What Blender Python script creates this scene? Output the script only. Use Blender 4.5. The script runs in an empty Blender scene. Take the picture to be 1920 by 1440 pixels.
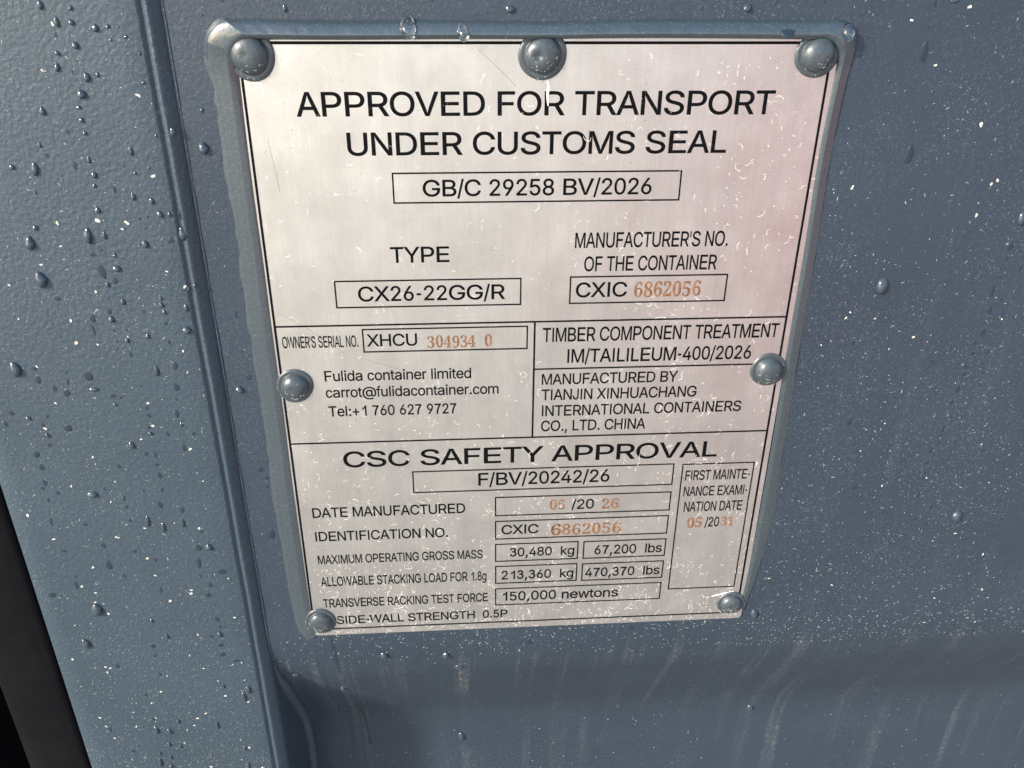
import bpy, math, random
from mathutils import Vector, Matrix, noise
from mathutils.geometry import tessellate_polygon

random.seed(7)
scene = bpy.context.scene
col = scene.collection
MM = 0.001

# ------------------------------------------------------------------ camera
cam_d = bpy.data.cameras.new('camera')
cam_d.sensor_width = 36.0
cam_d.lens = 30.72
cam_d.clip_start = 0.01
cam_d.clip_end = 8000
cam = bpy.data.objects.new('camera', cam_d)
col.objects.link(cam)
R_ = Vector((0.99772425, -0.06695542, 0.00795564))
U_ = Vector((0.02453751, 0.47045059, 0.88208511))
F_ = Vector((0.06280311, 0.8798825, -0.47102289))
m = Matrix.Identity(4)
for i in range(3):
    m[i][0], m[i][1], m[i][2] = R_[i], U_[i], -F_[i]
m.translation = (-0.03103109, -0.30996351, 0.16485703)
cam.matrix_world = m
scene.camera = cam

# ------------------------------------------------------------------ sky, sun, exposure
SUN = Vector((-0.74, -0.50, 0.46)).normalized()        # towards the sun: left, a little out from the door, up
elev = math.asin(SUN.z)
world = bpy.data.worlds.new('World')
scene.world = world
world.use_nodes = True
wn = world.node_tree
bg = wn.nodes['Background']
sky = wn.nodes.new('ShaderNodeTexSky')
sky.sky_type = 'NISHITA'
sky.sun_disc = False
sky.sun_elevation = elev
sky.sun_rotation = math.atan2(SUN.x, SUN.y)
sky.air_density = 1.0
sky.dust_density = 1.5
wn.links.new(sky.outputs[0], bg.inputs[0])
bg.inputs[1].default_value = 0.15
sd = bpy.data.lights.new('sun', 'SUN')
sd.energy = 3.4
sd.angle = math.radians(6)
sd.color = (1.0, 0.93, 0.82)
sun = bpy.data.objects.new('sun', sd)
col.objects.link(sun)
sun.rotation_euler = SUN.to_track_quat('Z', 'Y').to_euler()
sun.location = SUN * 3
vs = scene.view_settings
vs.view_transform = 'Standard'
vs.look = 'None'
vs.exposure = 0.84
vs.gamma = 1.0
vs.use_curve_mapping = False
scene.render.film_transparent = False

# ------------------------------------------------------------------ material helpers
def mat(name):
    mt = bpy.data.materials.new(name)
    mt.use_nodes = True
    return mt, mt.node_tree, mt.node_tree.nodes['Principled BSDF']

def nd(nt, kind, **kw):
    n = nt.nodes.new(kind)
    for k, v in kw.items():
        if k.startswith('i_'):
            key = k[2:]
            key = int(key) if key.isdigit() else key
            n.inputs[key].default_value = v
        else:
            setattr(n, k, v)
    return n

def ramp(nt, src, stops):
    r = nt.nodes.new('ShaderNodeValToRGB')
    e = r.color_ramp.elements
    while len(e) < len(stops):
        e.new(0.5)
    for k, (p, c) in enumerate(stops):
        e[k].position = p
        e[k].color = (c, c, c, 1) if isinstance(c, (int, float)) else (*c, 1)
    nt.links.new(src, r.inputs[0])
    return r.outputs[0]

def mixc(nt, fac, a, b):
    mx = nt.nodes.new('ShaderNodeMix')
    mx.data_type = 'RGBA'
    for s, v in ((0, fac), (6, a), (7, b)):
        if isinstance(v, bpy.types.NodeSocket):
            nt.links.new(v, mx.inputs[s])
        elif s == 0:
            mx.inputs[0].default_value = v
        else:
            mx.inputs[s].default_value = (*v, 1)
    return mx.outputs[2]

def mth(nt, op, a, b=None):
    n = nt.nodes.new('ShaderNodeMath')
    n.operation = op
    for k, v in ((0, a), (1, b)):
        if v is None:
            continue
        if isinstance(v, bpy.types.NodeSocket):
            nt.links.new(v, n.inputs[k])
        else:
            n.inputs[k].default_value = v
    return n.outputs[0]

def coords(nt, scale=(1, 1, 1), src='Object'):
    tc = nt.nodes.new('ShaderNodeTexCoord')
    mp = nt.nodes.new('ShaderNodeMapping')
    mp.inputs['Scale'].default_value = scale
    nt.links.new(tc.outputs[src], mp.inputs[0])
    return mp.outputs[0]

def tex(nt, vec, scale, detail=2.0, rough=0.5, lac=2.0):
    n = nt.nodes.new('ShaderNodeTexNoise')
    n.inputs['Scale'].default_value = scale
    n.inputs['Detail'].default_value = detail
    n.inputs['Roughness'].default_value = rough
    nt.links.new(vec, n.inputs['Vector'])
    return n.outputs[0]

def bump(nt, height, strength, dist, prev=None):
    b = nt.nodes.new('ShaderNodeBump')
    b.inputs['Strength'].default_value = strength
    b.inputs['Distance'].default_value = dist
    nt.links.new(height, b.inputs['Height'])
    if prev is not None:
        nt.links.new(prev, b.inputs['Normal'])
    return b.outputs[0]

# ------------------------------------------------------------------ materials
def paint(name, base=(0.028, 0.050, 0.071), rough=0.40, peel=1.0, dust=1.0, streak=0.0, spec=0.75, low=0.0):
    mt, nt, p = mat(name)
    v = coords(nt)
    big = tex(nt, v, 14, 4, 0.6)
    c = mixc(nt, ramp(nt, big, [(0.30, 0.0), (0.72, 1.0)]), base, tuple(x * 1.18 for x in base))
    # fine settled dust: tiny pale grains, thicker in clouds
    cloud = tex(nt, v, 32, 3, 0.6)
    grain = tex(nt, v, 1700, 1, 0.5)
    g = ramp(nt, grain, [(0.62, 0.0), (0.74, 1.0)])
    g = mth(nt, 'MULTIPLY', g, ramp(nt, cloud, [(0.30, 0.05 * dust), (0.75, 0.55 * dust)]))
    c = mixc(nt, g, c, (0.30, 0.31, 0.30))
    # dried run-off tracks along the fall of the water
    if streak > 0:
        vv = coords(nt, (1, 0.012, 0.022))
        s1 = tex(nt, vv, 85, 5, 0.66)
        s2 = tex(nt, v, 420, 2, 0.6)
        s = mth(nt, 'MULTIPLY', ramp(nt, s1, [(0.52, 0.0), (0.76, 1.0)]), ramp(nt, s2, [(0.36, 0.1), (0.62, 1.0)]))
        s = mth(nt, 'MULTIPLY', s, ramp(nt, tex(nt, coords(nt, (1, 0.5, 0.6)), 17, 3, 0.6), [(0.40, 0.1), (0.62, 1.0)]))
        s = mth(nt, 'MULTIPLY', s, ramp(nt, tex(nt, v, 900, 2, 0.7), [(0.30, 0.3), (0.62, 1.0)]))
        amt = streak
        if low > 0:                       # heavier tracks where the panel turns inwards below the plate
            sz = nt.nodes.new('ShaderNodeSeparateXYZ')
            nt.links.new(v, sz.inputs[0])
            amt = ramp(nt, sz.outputs[2], [(0.32, streak), (0.39, low * 0.7), (0.482, low), (0.495, streak)])
        c = mixc(nt, mth(nt, 'MULTIPLY', s, amt), c, (0.22, 0.225, 0.22))
    nt.links.new(c, p.inputs['Base Color'])
    rr = ramp(nt, big, [(0.2, rough - 0.04), (0.8, rough + 0.08)])
    nt.links.new(rr, p.inputs['Roughness'])
    p.inputs['Specular IOR Level'].default_value = spec
    h = tex(nt, v, 620, 2.5, 0.55)
    patch = tex(nt, v, 9, 3, 0.6)
    h = mth(nt, 'MULTIPLY', h, ramp(nt, patch, [(0.3, 0.55), (0.7, 1.0)]))
    n = bump(nt, h, 0.62 * peel, 0.0006)
    nt.links.new(n, p.inputs['Normal'])
    return mt

M_FRAME = paint('frame_paint', rough=0.46, peel=1.0, dust=0.8, streak=0.10)
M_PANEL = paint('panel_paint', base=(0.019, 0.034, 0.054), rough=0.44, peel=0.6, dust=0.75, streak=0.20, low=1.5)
M_WELD = paint('weld_paint', rough=0.42, peel=1.3, dust=0.5)
M_SEAL = paint('sealant_paint', base=(0.031, 0.047, 0.058), rough=0.22, peel=0.45, dust=0.7, spec=1.0)
_cp = M_SEAL.node_tree.nodes['Principled BSDF']
_cp.inputs['Coat Weight'].default_value = 0.8
_cp.inputs['Coat Roughness'].default_value = 0.12
_cp.inputs['Coat IOR'].default_value = 1.6
M_RIVET = paint('rivet_paint', base=(0.040, 0.053, 0.063), rough=0.33, peel=0.35, dust=0.7, spec=0.8)

def metal():
    mt, nt, p = mat('plate_metal')
    v = coords(nt)
    brush = tex(nt, coords(nt, (1, 1, 0.06)), 900, 3, 0.6)
    blot = tex(nt, v, 45, 4, 0.65)
    runs = tex(nt, coords(nt, (1, 1, 0.18)), 95, 4, 0.6)
    c = mixc(nt, ramp(nt, blot, [(0.32, 0.0), (0.70, 1.0)]), (0.80, 0.765, 0.715), (0.93, 0.895, 0.845))
    c = mixc(nt, ramp(nt, runs, [(0.50, 0.0), (0.72, 0.55)]), c, (0.72, 0.71, 0.69))
    pit = tex(nt, v, 800, 2, 0.6)
    c = mixc(nt, ramp(nt, pit, [(0.66, 0.0), (0.76, 0.7)]), c, (0.42, 0.39, 0.35))
    c = mixc(nt, ramp(nt, brush, [(0.35, 0.17), (0.65, 0.0)]), c, (0.62, 0.61, 0.59))
    c = mixc(nt, ramp(nt, tex(nt, v, 1900, 2, 0.6), [(0.30, 0.35), (0.5, 0.0)]), c, (0.58, 0.56, 0.53))
    nt.links.new(c, p.inputs['Base Color'])
    p.inputs['Metallic'].default_value = 1.0
    r = mth(nt, 'ADD', ramp(nt, blot, [(0.2, 0.31), (0.8, 0.40)]), mth(nt, 'MULTIPLY', brush, 0.06))
    nt.links.new(r, p.inputs['Roughness'])
    n = bump(nt, brush, 0.08, 0.0001)
    n = bump(nt, tex(nt, v, 28, 3, 0.5), 0.25, 0.0006, n)
    n = bump(nt, tex(nt, v, 1500, 2, 0.6), 0.10, 0.0001, n)
    nt.links.new(n, p.inputs['Normal'])
    return mt
M_METAL = metal()

def ink():
    mt, nt, p = mat('black_etch')
    v = coords(nt)
    w = tex(nt, v, 1300, 2, 0.7)
    cl = tex(nt, v, 60, 2, 0.5)
    k = mth(nt, 'MULTIPLY', ramp(nt, w, [(0.64, 0.0), (0.72, 1.0)]), ramp(nt, cl, [(0.45, 0.02), (0.70, 0.5)]))
    c = mixc(nt, k, (0.003, 0.003, 0.004), (0.36, 0.35, 0.33))
    nt.links.new(c, p.inputs['Base Color'])
    p.inputs['Roughness'].default_value = 0.5
    p.inputs['Specular IOR Level'].default_value = 0.10
    return mt
M_INK = ink()

def stamp(name, dark, light):
    mt, nt, p = mat(name)
    v = coords(nt)
    w = tex(nt, v, 420, 2, 0.5)
    c = mixc(nt, ramp(nt, w, [(0.38, 0.0), (0.66, 1.0)]), dark, light)
    worn = tex(nt, v, 900, 2, 0.6)
    c = mixc(nt, ramp(nt, worn, [(0.61, 0.0), (0.70, 0.6)]), c, tuple(min(.5, q * 1.5 + .12) for q in light))
    nt.links.new(c, p.inputs['Base Color'])
    p.inputs['Metallic'].default_value = 0.1
    p.inputs['Roughness'].default_value = 0.5
    return mt
M_STAMP = stamp('stamped_oxide', (0.165, 0.072, 0.028), (0.29, 0.155, 0.078))
M_STAMP_DARK = stamp('dark_stamped_oxide', (0.13, 0.05, 0.015), (0.22, 0.10, 0.04))

def rubber():
    mt, nt, p = mat('black_rubber')
    v = coords(nt)
    a = tex(nt, v, 70, 5, 0.7)
    b = tex(nt, coords(nt, (1, 1, 0.3)), 500, 3, 0.7)
    c = mixc(nt, mth(nt, 'MULTIPLY', ramp(nt, a, [(0.42, 0.0), (0.8, 0.9)]), ramp(nt, b, [(0.35, 0.2), (0.8, 1.0)])), (0.003, 0.003, 0.0045), (0.011, 0.010, 0.0105))
    nt.links.new(c, p.inputs['Base Color'])
    p.inputs['Roughness'].default_value = 0.75
    p.inputs['Specular IOR Level'].default_value = 0.12
    n = bump(nt, tex(nt, v, 700, 4, 0.65), 0.35, 0.0004)
    nt.links.new(n, p.inputs['Normal'])
    return mt
M_RUBBER = rubber()

def water():
    mt, nt, p = mat('water')
    p.inputs['Base Color'].default_value = (0.97, 0.985, 1, 1)
    p.inputs['Transmission Weight'].default_value = 1.0
    p.inputs['IOR'].default_value = 1.33
    p.inputs['Roughness'].default_value = 0.03
    p.inputs['Coat Weight'].default_value = 1.0
    p.inputs['Coat IOR'].default_value = 1.55
    p.inputs['Coat Roughness'].default_value = 0.10
    return mt
M_WATER = water()

def wet_film():
    mt, nt, p = mat('wet_paint_film')
    p.inputs['Base Color'].default_value = (0.019, 0.034, 0.052, 1)
    p.inputs['Roughness'].default_value = 0.32
    return mt
M_WET = wet_film()

def drop_water():
    # water bead over dark paint: dark body, sharp glints
    mt, nt, p = mat('water_bead')
    p.inputs['Base Color'].default_value = (0.055, 0.085, 0.115, 1)
    p.inputs['Transmission Weight'].default_value = 0.35
    p.inputs['IOR'].default_value = 1.62
    p.inputs['Roughness'].default_value = 0.09
    return mt
M_DROP = drop_water()

def flake(name, a, b):
    mt, nt, p = mat(name)
    v = coords(nt)
    w = tex(nt, v, 160, 2, 0.6)
    nt.links.new(mixc(nt, ramp(nt, w, [(0.3, 0.0), (0.7, 1.0)]), a, b), p.inputs['Base Color'])
    p.inputs['Roughness'].default_value = 0.75
    return mt
M_DUST = flake('pale_dust', (0.34, 0.35, 0.35), (0.60, 0.58, 0.54))
M_CHIP = flake('cream_grit', (0.60, 0.52, 0.40), (0.80, 0.77, 0.70))
M_RESIDUE = flake('dried_residue', (0.80, 0.78, 0.74), (0.92, 0.89, 0.83))
M_SCRATCH = flake('scratch_line', (0.20, 0.18, 0.16), (0.30, 0.28, 0.25))

def yard():
    mt, nt, p = mat('yard_ground')
    v = coords(nt)
    a = tex(nt, v, 0.5, 5, 0.6)
    b = tex(nt, v, 40, 4, 0.7)
    sx = nt.nodes.new('ShaderNodeSeparateXYZ')
    nt.links.new(v, sx.inputs[0])
    out = mth(nt, 'ADD', mth(nt, 'MULTIPLY', sx.outputs[1], -0.1), mth(nt, 'MULTIPLY', a, 0.16))
    # invented ground tones: dark near the door, paler further out, shaping the plate's reflection
    c = mixc(nt, ramp(nt, out, [(0.16, 0.0), (0.62, 1.0)]), (0.25, 0.24, 0.22), (0.62, 0.58, 0.50))
    edge = mth(nt, 'ADD', mth(nt, 'ADD', sx.outputs[0], mth(nt, 'MULTIPLY', sx.outputs[1], 0.24)), mth(nt, 'MULTIPLY', a, 0.6))
    red_tint = mth(nt, 'MULTIPLY', ramp(nt, edge, [(0.30, 0.0), (0.62, 1.0)]), ramp(nt, out, [(0.26, 0.0), (0.40, 1.0)]))
    c = mixc(nt, red_tint, c, (0.46, 0.19, 0.20))           # made-up red ground on the right, tints the plate's reflection pink
    c = mixc(nt, ramp(nt, b, [(0.35, 0.0), (0.75, 0.4)]), c, (0.12, 0.11, 0.10))
    nt.links.new(c, p.inputs['Base Color'])
    p.inputs['Roughness'].default_value = 0.85
    return mt
M_YARD = yard()

# ------------------------------------------------------------------ mesh helpers
def link(name, me, material=None, parent=None, smooth=False):
    o = bpy.data.objects.new(name, me)
    if material is not None and not me.materials:
        me.materials.append(material)
    if smooth:
        for f in me.polygons:
            f.use_smooth = True
    col.objects.link(o)
    if parent is not None:
        o.parent = parent
    return o

def mesh(name, vs_, fs, material=None, parent=None, smooth=False):
    me = bpy.data.meshes.new(name)
    me.from_pydata([tuple(v) for v in vs_], [], fs)
    me.update()
    return link(name, me, material, parent, smooth)

def tag(o, label=None, cat=None, group=None, kind=None):
    if label: o['label'] = label
    if cat: o['category'] = cat
    if group: o['group'] = group
    if kind: o['kind'] = kind
    return o

def empty(name, loc=(0, 0, 0)):
    o = bpy.data.objects.new(name, None)
    o.empty_display_size = 0.02
    o.location = loc
    col.objects.link(o)
    return o

def catmull(pts, n):
    out = []
    P = [pts[0]] + list(pts) + [pts[-1]]
    for i in range(1, len(P) - 2):
        for k in range(n):
            t = k / n
            o = []
            for d in range(len(pts[0])):
                a, b, c, e = P[i - 1][d], P[i][d], P[i + 1][d], P[i + 2][d]
                o.append(0.5 * (2 * b + (c - a) * t + (2 * a - 5 * b + 4 * c - e) * t * t + (3 * b - a - 3 * c + e) * t ** 3))
            out.append(tuple(o))
    out.append(tuple(pts[-1]))
    return out

# ------------------------------------------------------------------ ground
me_s = 3000
g = mesh('ground', [(-me_s, -me_s, 0), (me_s, -me_s, 0), (me_s, me_s, 0), (-me_s, me_s, 0)], [(0, 1, 2, 3)], M_YARD)
g.location = (0, 0, -1.35)
tag(g, 'unseen ground in front of the container door, toned for reflections on the plate', 'ground', kind='structure')

# ------------------------------------------------------------------ door surface profile (mm): depth y into the wall as a function of height z
def smooth_poly(pts, r, seg=8):
    out = [pts[0]]
    for i in range(1, len(pts) - 1):
        a, b, c = (Vector(q) for q in pts[i - 1:i + 2])
        d1 = (a - b).normalized(); d2 = (c - b).normalized()
        p0, p1 = b + d1 * r, b + d2 * r
        for k in range(seg + 1):
            t = k / seg
            q = p0 * (1 - t) ** 2 + b * 2 * t * (1 - t) + p1 * t * t
            out.append((q.x, q.y))
    out.append(pts[-1])
    return out

PANEL_Y = 0.9
PROFILE = smooth_poly([(420.0, PANEL_Y), (-153.0, PANEL_Y), (-240.0, 46.0), (-640.0, 46.0)], 21.0)   # (z, y)

def panel_y(z):
    for (z0, y0), (z1, y1) in zip(PROFILE, PROFILE[1:]):
        if z1 <= z <= z0:
            t = (z0 - z) / (z0 - z1) if z0 != z1 else 0
            return y0 + (y1 - y0) * t
    return PANEL_Y if z > 0 else 46.0

def panel_n(z):
    dy = (panel_y(z + 0.4) - panel_y(z - 0.4)) / 0.8
    return Vector((0, -1, dy)).normalized()

FRAME_Y = -2.2
EDGE = [(-129.9, FRAME_Y), (-129.3, FRAME_Y + 0.14), (-128.6, FRAME_Y + 0.85), (-128.0, FRAME_Y + 1.15), (-127.5, FRAME_Y + 0.80),
        (-127.0, FRAME_Y + 0.22), (-126.6, FRAME_Y + 0.04), (-126.2, FRAME_Y + 0.12), (-125.5, FRAME_Y + 0.55), (-124.6, FRAME_Y + 1.2),
        (-123.7, FRAME_Y + 1.9), (-122.9, FRAME_Y + 2.7), (-122.3, FRAME_Y + 3.6), (-122.1, FRAME_Y + 5.0), (-122.0, 20.0), (-122.0, 70.0)]

def surf(x, z):
    """door surface depth in mm at a point, and its outward normal"""
    if x < -129.9:
        return FRAME_Y, Vector((0, -1, 0))
    if x < -122.0:
        for (x0, y0), (x1, y1) in zip(EDGE, EDGE[1:]):
            if x0 <= x <= x1 and x1 > x0:
                t = (x - x0) / (x1 - x0)
                y = min(y0 + (y1 - y0) * t, PANEL_Y)
                return y, Vector((0.3, -1, 0)).normalized()
        return PANEL_Y, Vector((0, -1, 0))
    return panel_y(z), panel_n(z)

# ------------------------------------------------------------------ container door
door = empty('container_door', (0, 0.02, -0.64))
tag(door, 'slate blue painted steel container door with a welded corrugated panel and black rubber gasket', 'container door')
def door_part(name, vs_, fs, material, smooth=True):
    o = mesh(name, [(x * MM, y * MM - 0.02, z * MM + 0.64) for x, y, z in vs_], fs, material, door, smooth)
    return o

# frame: flat member left of the groove, rolled edge and its side wall running back beside the panel
prof = [(-236.0, 6.0), (-221.0, 5.0), (-219.2, 3.0), (-218.4, 1.0), (-217.8, FRAME_Y + 0.5), (-216.8, FRAME_Y)]
prof += [(x, FRAME_Y) for x in range(-210, -130, 8)] + EDGE
zs = [420 - 4 * k for k in range(266)]
v_, f_ = [], []
for i, z in enumerate(zs):
    for j, (x, y) in enumerate(prof):
        wob = 0.0
        if -129.6 < x < -123.5:
            wob = noise.noise(Vector((x * 0.05, 3.3, z * 0.035))) * 0.28 + noise.noise(Vector((x * 0.2, 9.3, z * 0.2))) * 0.08
        v_.append((x + wob, y + (noise.noise(Vector((x * .02, 1.7, z * .012))) * 0.12 if x > -216 and x < -130 else 0), z))
np_ = len(prof)
for i in range(len(zs) - 1):
    for j in range(np_ - 1):
        a = i * np_ + j
        f_.append((a, a + np_, a + np_ + 1, a + 1))
door_part('door_frame', v_, f_, M_FRAME)

# corrugated panel
pz = []
for (z0, y0), (z1, y1) in zip(PROFILE, PROFILE[1:]):
    n = max(1, int(math.dist((z0, y0), (z1, y1)) / 5))
    for k in range(n):
        pz.append((z0 + (z1 - z0) * k / n, y0 + (y1 - y0) * k / n))
pz.append(PROFILE[-1])
xs = [-123.8, -122.6, -121.5, -120.4] + [-118 + 5.2 * k for k in range(135)]
v_, f_ = [], []
for i, (z, y) in enumerate(pz):
    for j, x in enumerate(xs):
        d = 0.0
        if z < -135 or abs(x) > 112:
            d = noise.noise(Vector((x * .011, 5.0, z * .013))) * 0.35 * min(1, max(0, (abs(x) - 112) / 40) + max(0, (-135 - z) / 30))
        v_.append((x, y + d, z))
nx = len(xs)
for i in range(len(pz) - 1):
    for j in range(nx - 1):
        a = i * nx + j
        f_.append((a, a + nx, a + nx + 1, a + 1))
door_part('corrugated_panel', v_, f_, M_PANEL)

# weld bead between the frame's side wall and the panel
wp = [(z, y) for z, y in pz]
path = []
for (z0, y0), (z1, y1) in zip(wp, wp[1:]):
    n = max(1, int(math.dist((z0, y0), (z1, y1)) / 2))
    for k in range(n):
        path.append((z0 + (z1 - z0) * k / n, y0 + (y1 - y0) * k / n))
v_, f_ = [], []
ns = 10
for i, (z, y) in enumerate(path):
    q = path[min(i + 1, len(path) - 1)]; pq = path[max(i - 1, 0)]
    tz, ty = q[0] - pq[0], q[1] - pq[1]
    L = math.hypot(tz, ty); nz, ny = -ty / L, tz / L          # in-plane normal, outwards
    if ny > 0: nz, ny = -nz, -ny
    low = min(1.0, max(0.0, (-150 - z) / 25))
    r = 0.35 + 2.9 * low + 0.25 * noise.noise(Vector((1.2, 4.4, z * .12 + y * .1)))
    for k in range(ns):
        a = 2 * math.pi * k / ns
        cx, cn = math.cos(a) * r * (1 + 0.3 * low), math.sin(a) * r
        v_.append((-122.0 + cx, y + ny * cn, z + nz * cn))
for i in range(len(path) - 1):
    for k in range(ns):
        a, b = i * ns + k, i * ns + (k + 1) % ns
        f_.append((a, b, b + ns, a + ns))
door_part('weld_bead', v_, f_, M_WELD)

# rubber gasket along the frame's left edge
gp = [(-219.0, 3.6), (-218.9, -0.4), (-219.6, -1.3), (-222, -1.9), (-228, -2.4), (-236, -2.3), (-243, -1.6), (-247.0, -0.4), (-249, 1.5), (-250.5, 6.0),
      (-252, 40.0), (-272, 44.0), (-272, 0.0), (-274, -3.0), (-340, -3.0), (-340, 50.0), (-240, 50.0), (-240, 20.0)]  # outer lip lies out of view, added to shade the gap
v_, f_ = [], []
zs2 = [420 - 4 * k for k in range(266)]
for i, z in enumerate(zs2):
    for x, y in gp:
        w = noise.noise(Vector((x * .05, y * .05, z * .02))) * 0.35
        v_.append((x + w * (0.25 if x > -219.7 else 0.6), y + w, z))
ng = len(gp)
for i in range(len(zs2) - 1):
    for j in range(ng):
        a = i * ng + j; b = i * ng + (j + 1) % ng
        f_.append((a, b, b + ng, a + ng))
door_part('rubber_gasket', v_, f_, M_RUBBER)

# ------------------------------------------------------------------ approval plate
plate = empty('approval_plate', (0, 0, -0.132))
tag(plate, 'silver metal approval plate with black lettering riveted to the blue container door', 'plate')
OFF = Vector((0, 0, 0.132))
def plate_part(name, vs_, fs, material, smooth=False):
    # print, lines and scratches belong to the sheet; the sheet and the rivets to the plate
    up = plate if name in ('plate_sheet', 'rivet') else SHEET
    return mesh(name, [Vector((x * MM, y * MM, z * MM)) + OFF for x, y, z in vs_], fs, material, up, smooth)

def rounded_rect(x0, z0, x1, z1, r, n=6):
    out = []
    for cx, cz, a0 in ((x1 - r, z1 - r, 0), (x0 + r, z1 - r, 90), (x0 + r, z0 + r, 180), (x1 - r, z0 + r, 270)):
        for k in range(n + 1):
            a = math.radians(a0 + 90 * k / n)
            out.append((cx + r * math.cos(a), cz + r * math.sin(a)))
    return out

def plate_sheet():
    rings = []
    for inset, y in ((0.0, 0.86), (0.0, 0.12), (0.12, 0.0)):
        rings.append([(x, y, z) for x, z in rounded_rect(-101.6 + inset, -131.9 + inset, 102.6 - inset, 129.6 - inset, 2.0 - inset)])
    n = len(rings[0])
    v = [p for r in rings for p in r]
    f = []
    for k in range(2):
        for i in range(n):
            a, b = k * n + i, k * n + (i + 1) % n
            f.append((a, a + n, b + n, b))
    f.append(tuple(reversed(range(2 * n, 3 * n))))
    return plate_part('plate_sheet', v, f, M_METAL)
SHEET = plate_sheet()

INK_Y = -0.075
def rects(name, rs, y=INK_Y, material=None):
    v, f = [], []
    for x0, z0, x1, z1 in rs:
        o = len(v)
        v += [(x0, y, z0), (x1, y, z0), (x1, y, z1), (x0, y, z1)]
        f.append((o, o + 1, o + 2, o + 3))
    return plate_part(name, v, f, material or M_INK)

# outer border: four butted strokes
rects('border_line', [(-100.4, 127.5, 100.4, 128.45), (-100.4, -128.35, 100.4, -127.65), (-100.4, -127.65, -99.5, 127.5), (99.5, -127.65, 100.4, 127.5)])
rects('divider_line', [(-99.5, 25.8, 99.5, 26.5)])
rects('divider_line', [(-99.5, -26.85, 99.5, -26.15)])
rects('divider_line', [(-0.58, -26.15, 0.18, 25.8)])
rects('divider_line', [(0.18, 5.05, 99.5, 5.7)])
BOXES = [
    (-52.0, 73.9, 51.8, 84.6), (-75.8, 33.6, -5.9, 44.2), (13.1, 33.6, 73.8, 44.4), (-66.9, 14.7, -3.1, 24.3),
    (-50.6, -52.6, 61.3, -42.0), (-15.6, -66.3, 61.4, -56.6), (-15.6, -79.1, 61.4, -69.4), (-15.6, -91.7, 21.5, -82.1),
    (24.2, -91.8, 61.5, -82.3), (-15.6, -104.5, 21.5, -94.7), (24.1, -104.7, 61.5, -95.0), (-15.6, -117.5, 61.5, -107.8),
    (65.3, -111.9, 96.6, -42.4)]
for x0, z0, x1, z1 in BOXES:
    h = 0.29
    rects('box_outline', [(x0 - h, z1 - h, x1 + h, z1 + h), (x0 - h, z0 - h, x1 + h, z0 + h), (x0 - h, z0 + h, x0 + h, z1 - h), (x1 - h, z0 + h, x1 + h, z1 - h)])

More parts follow.
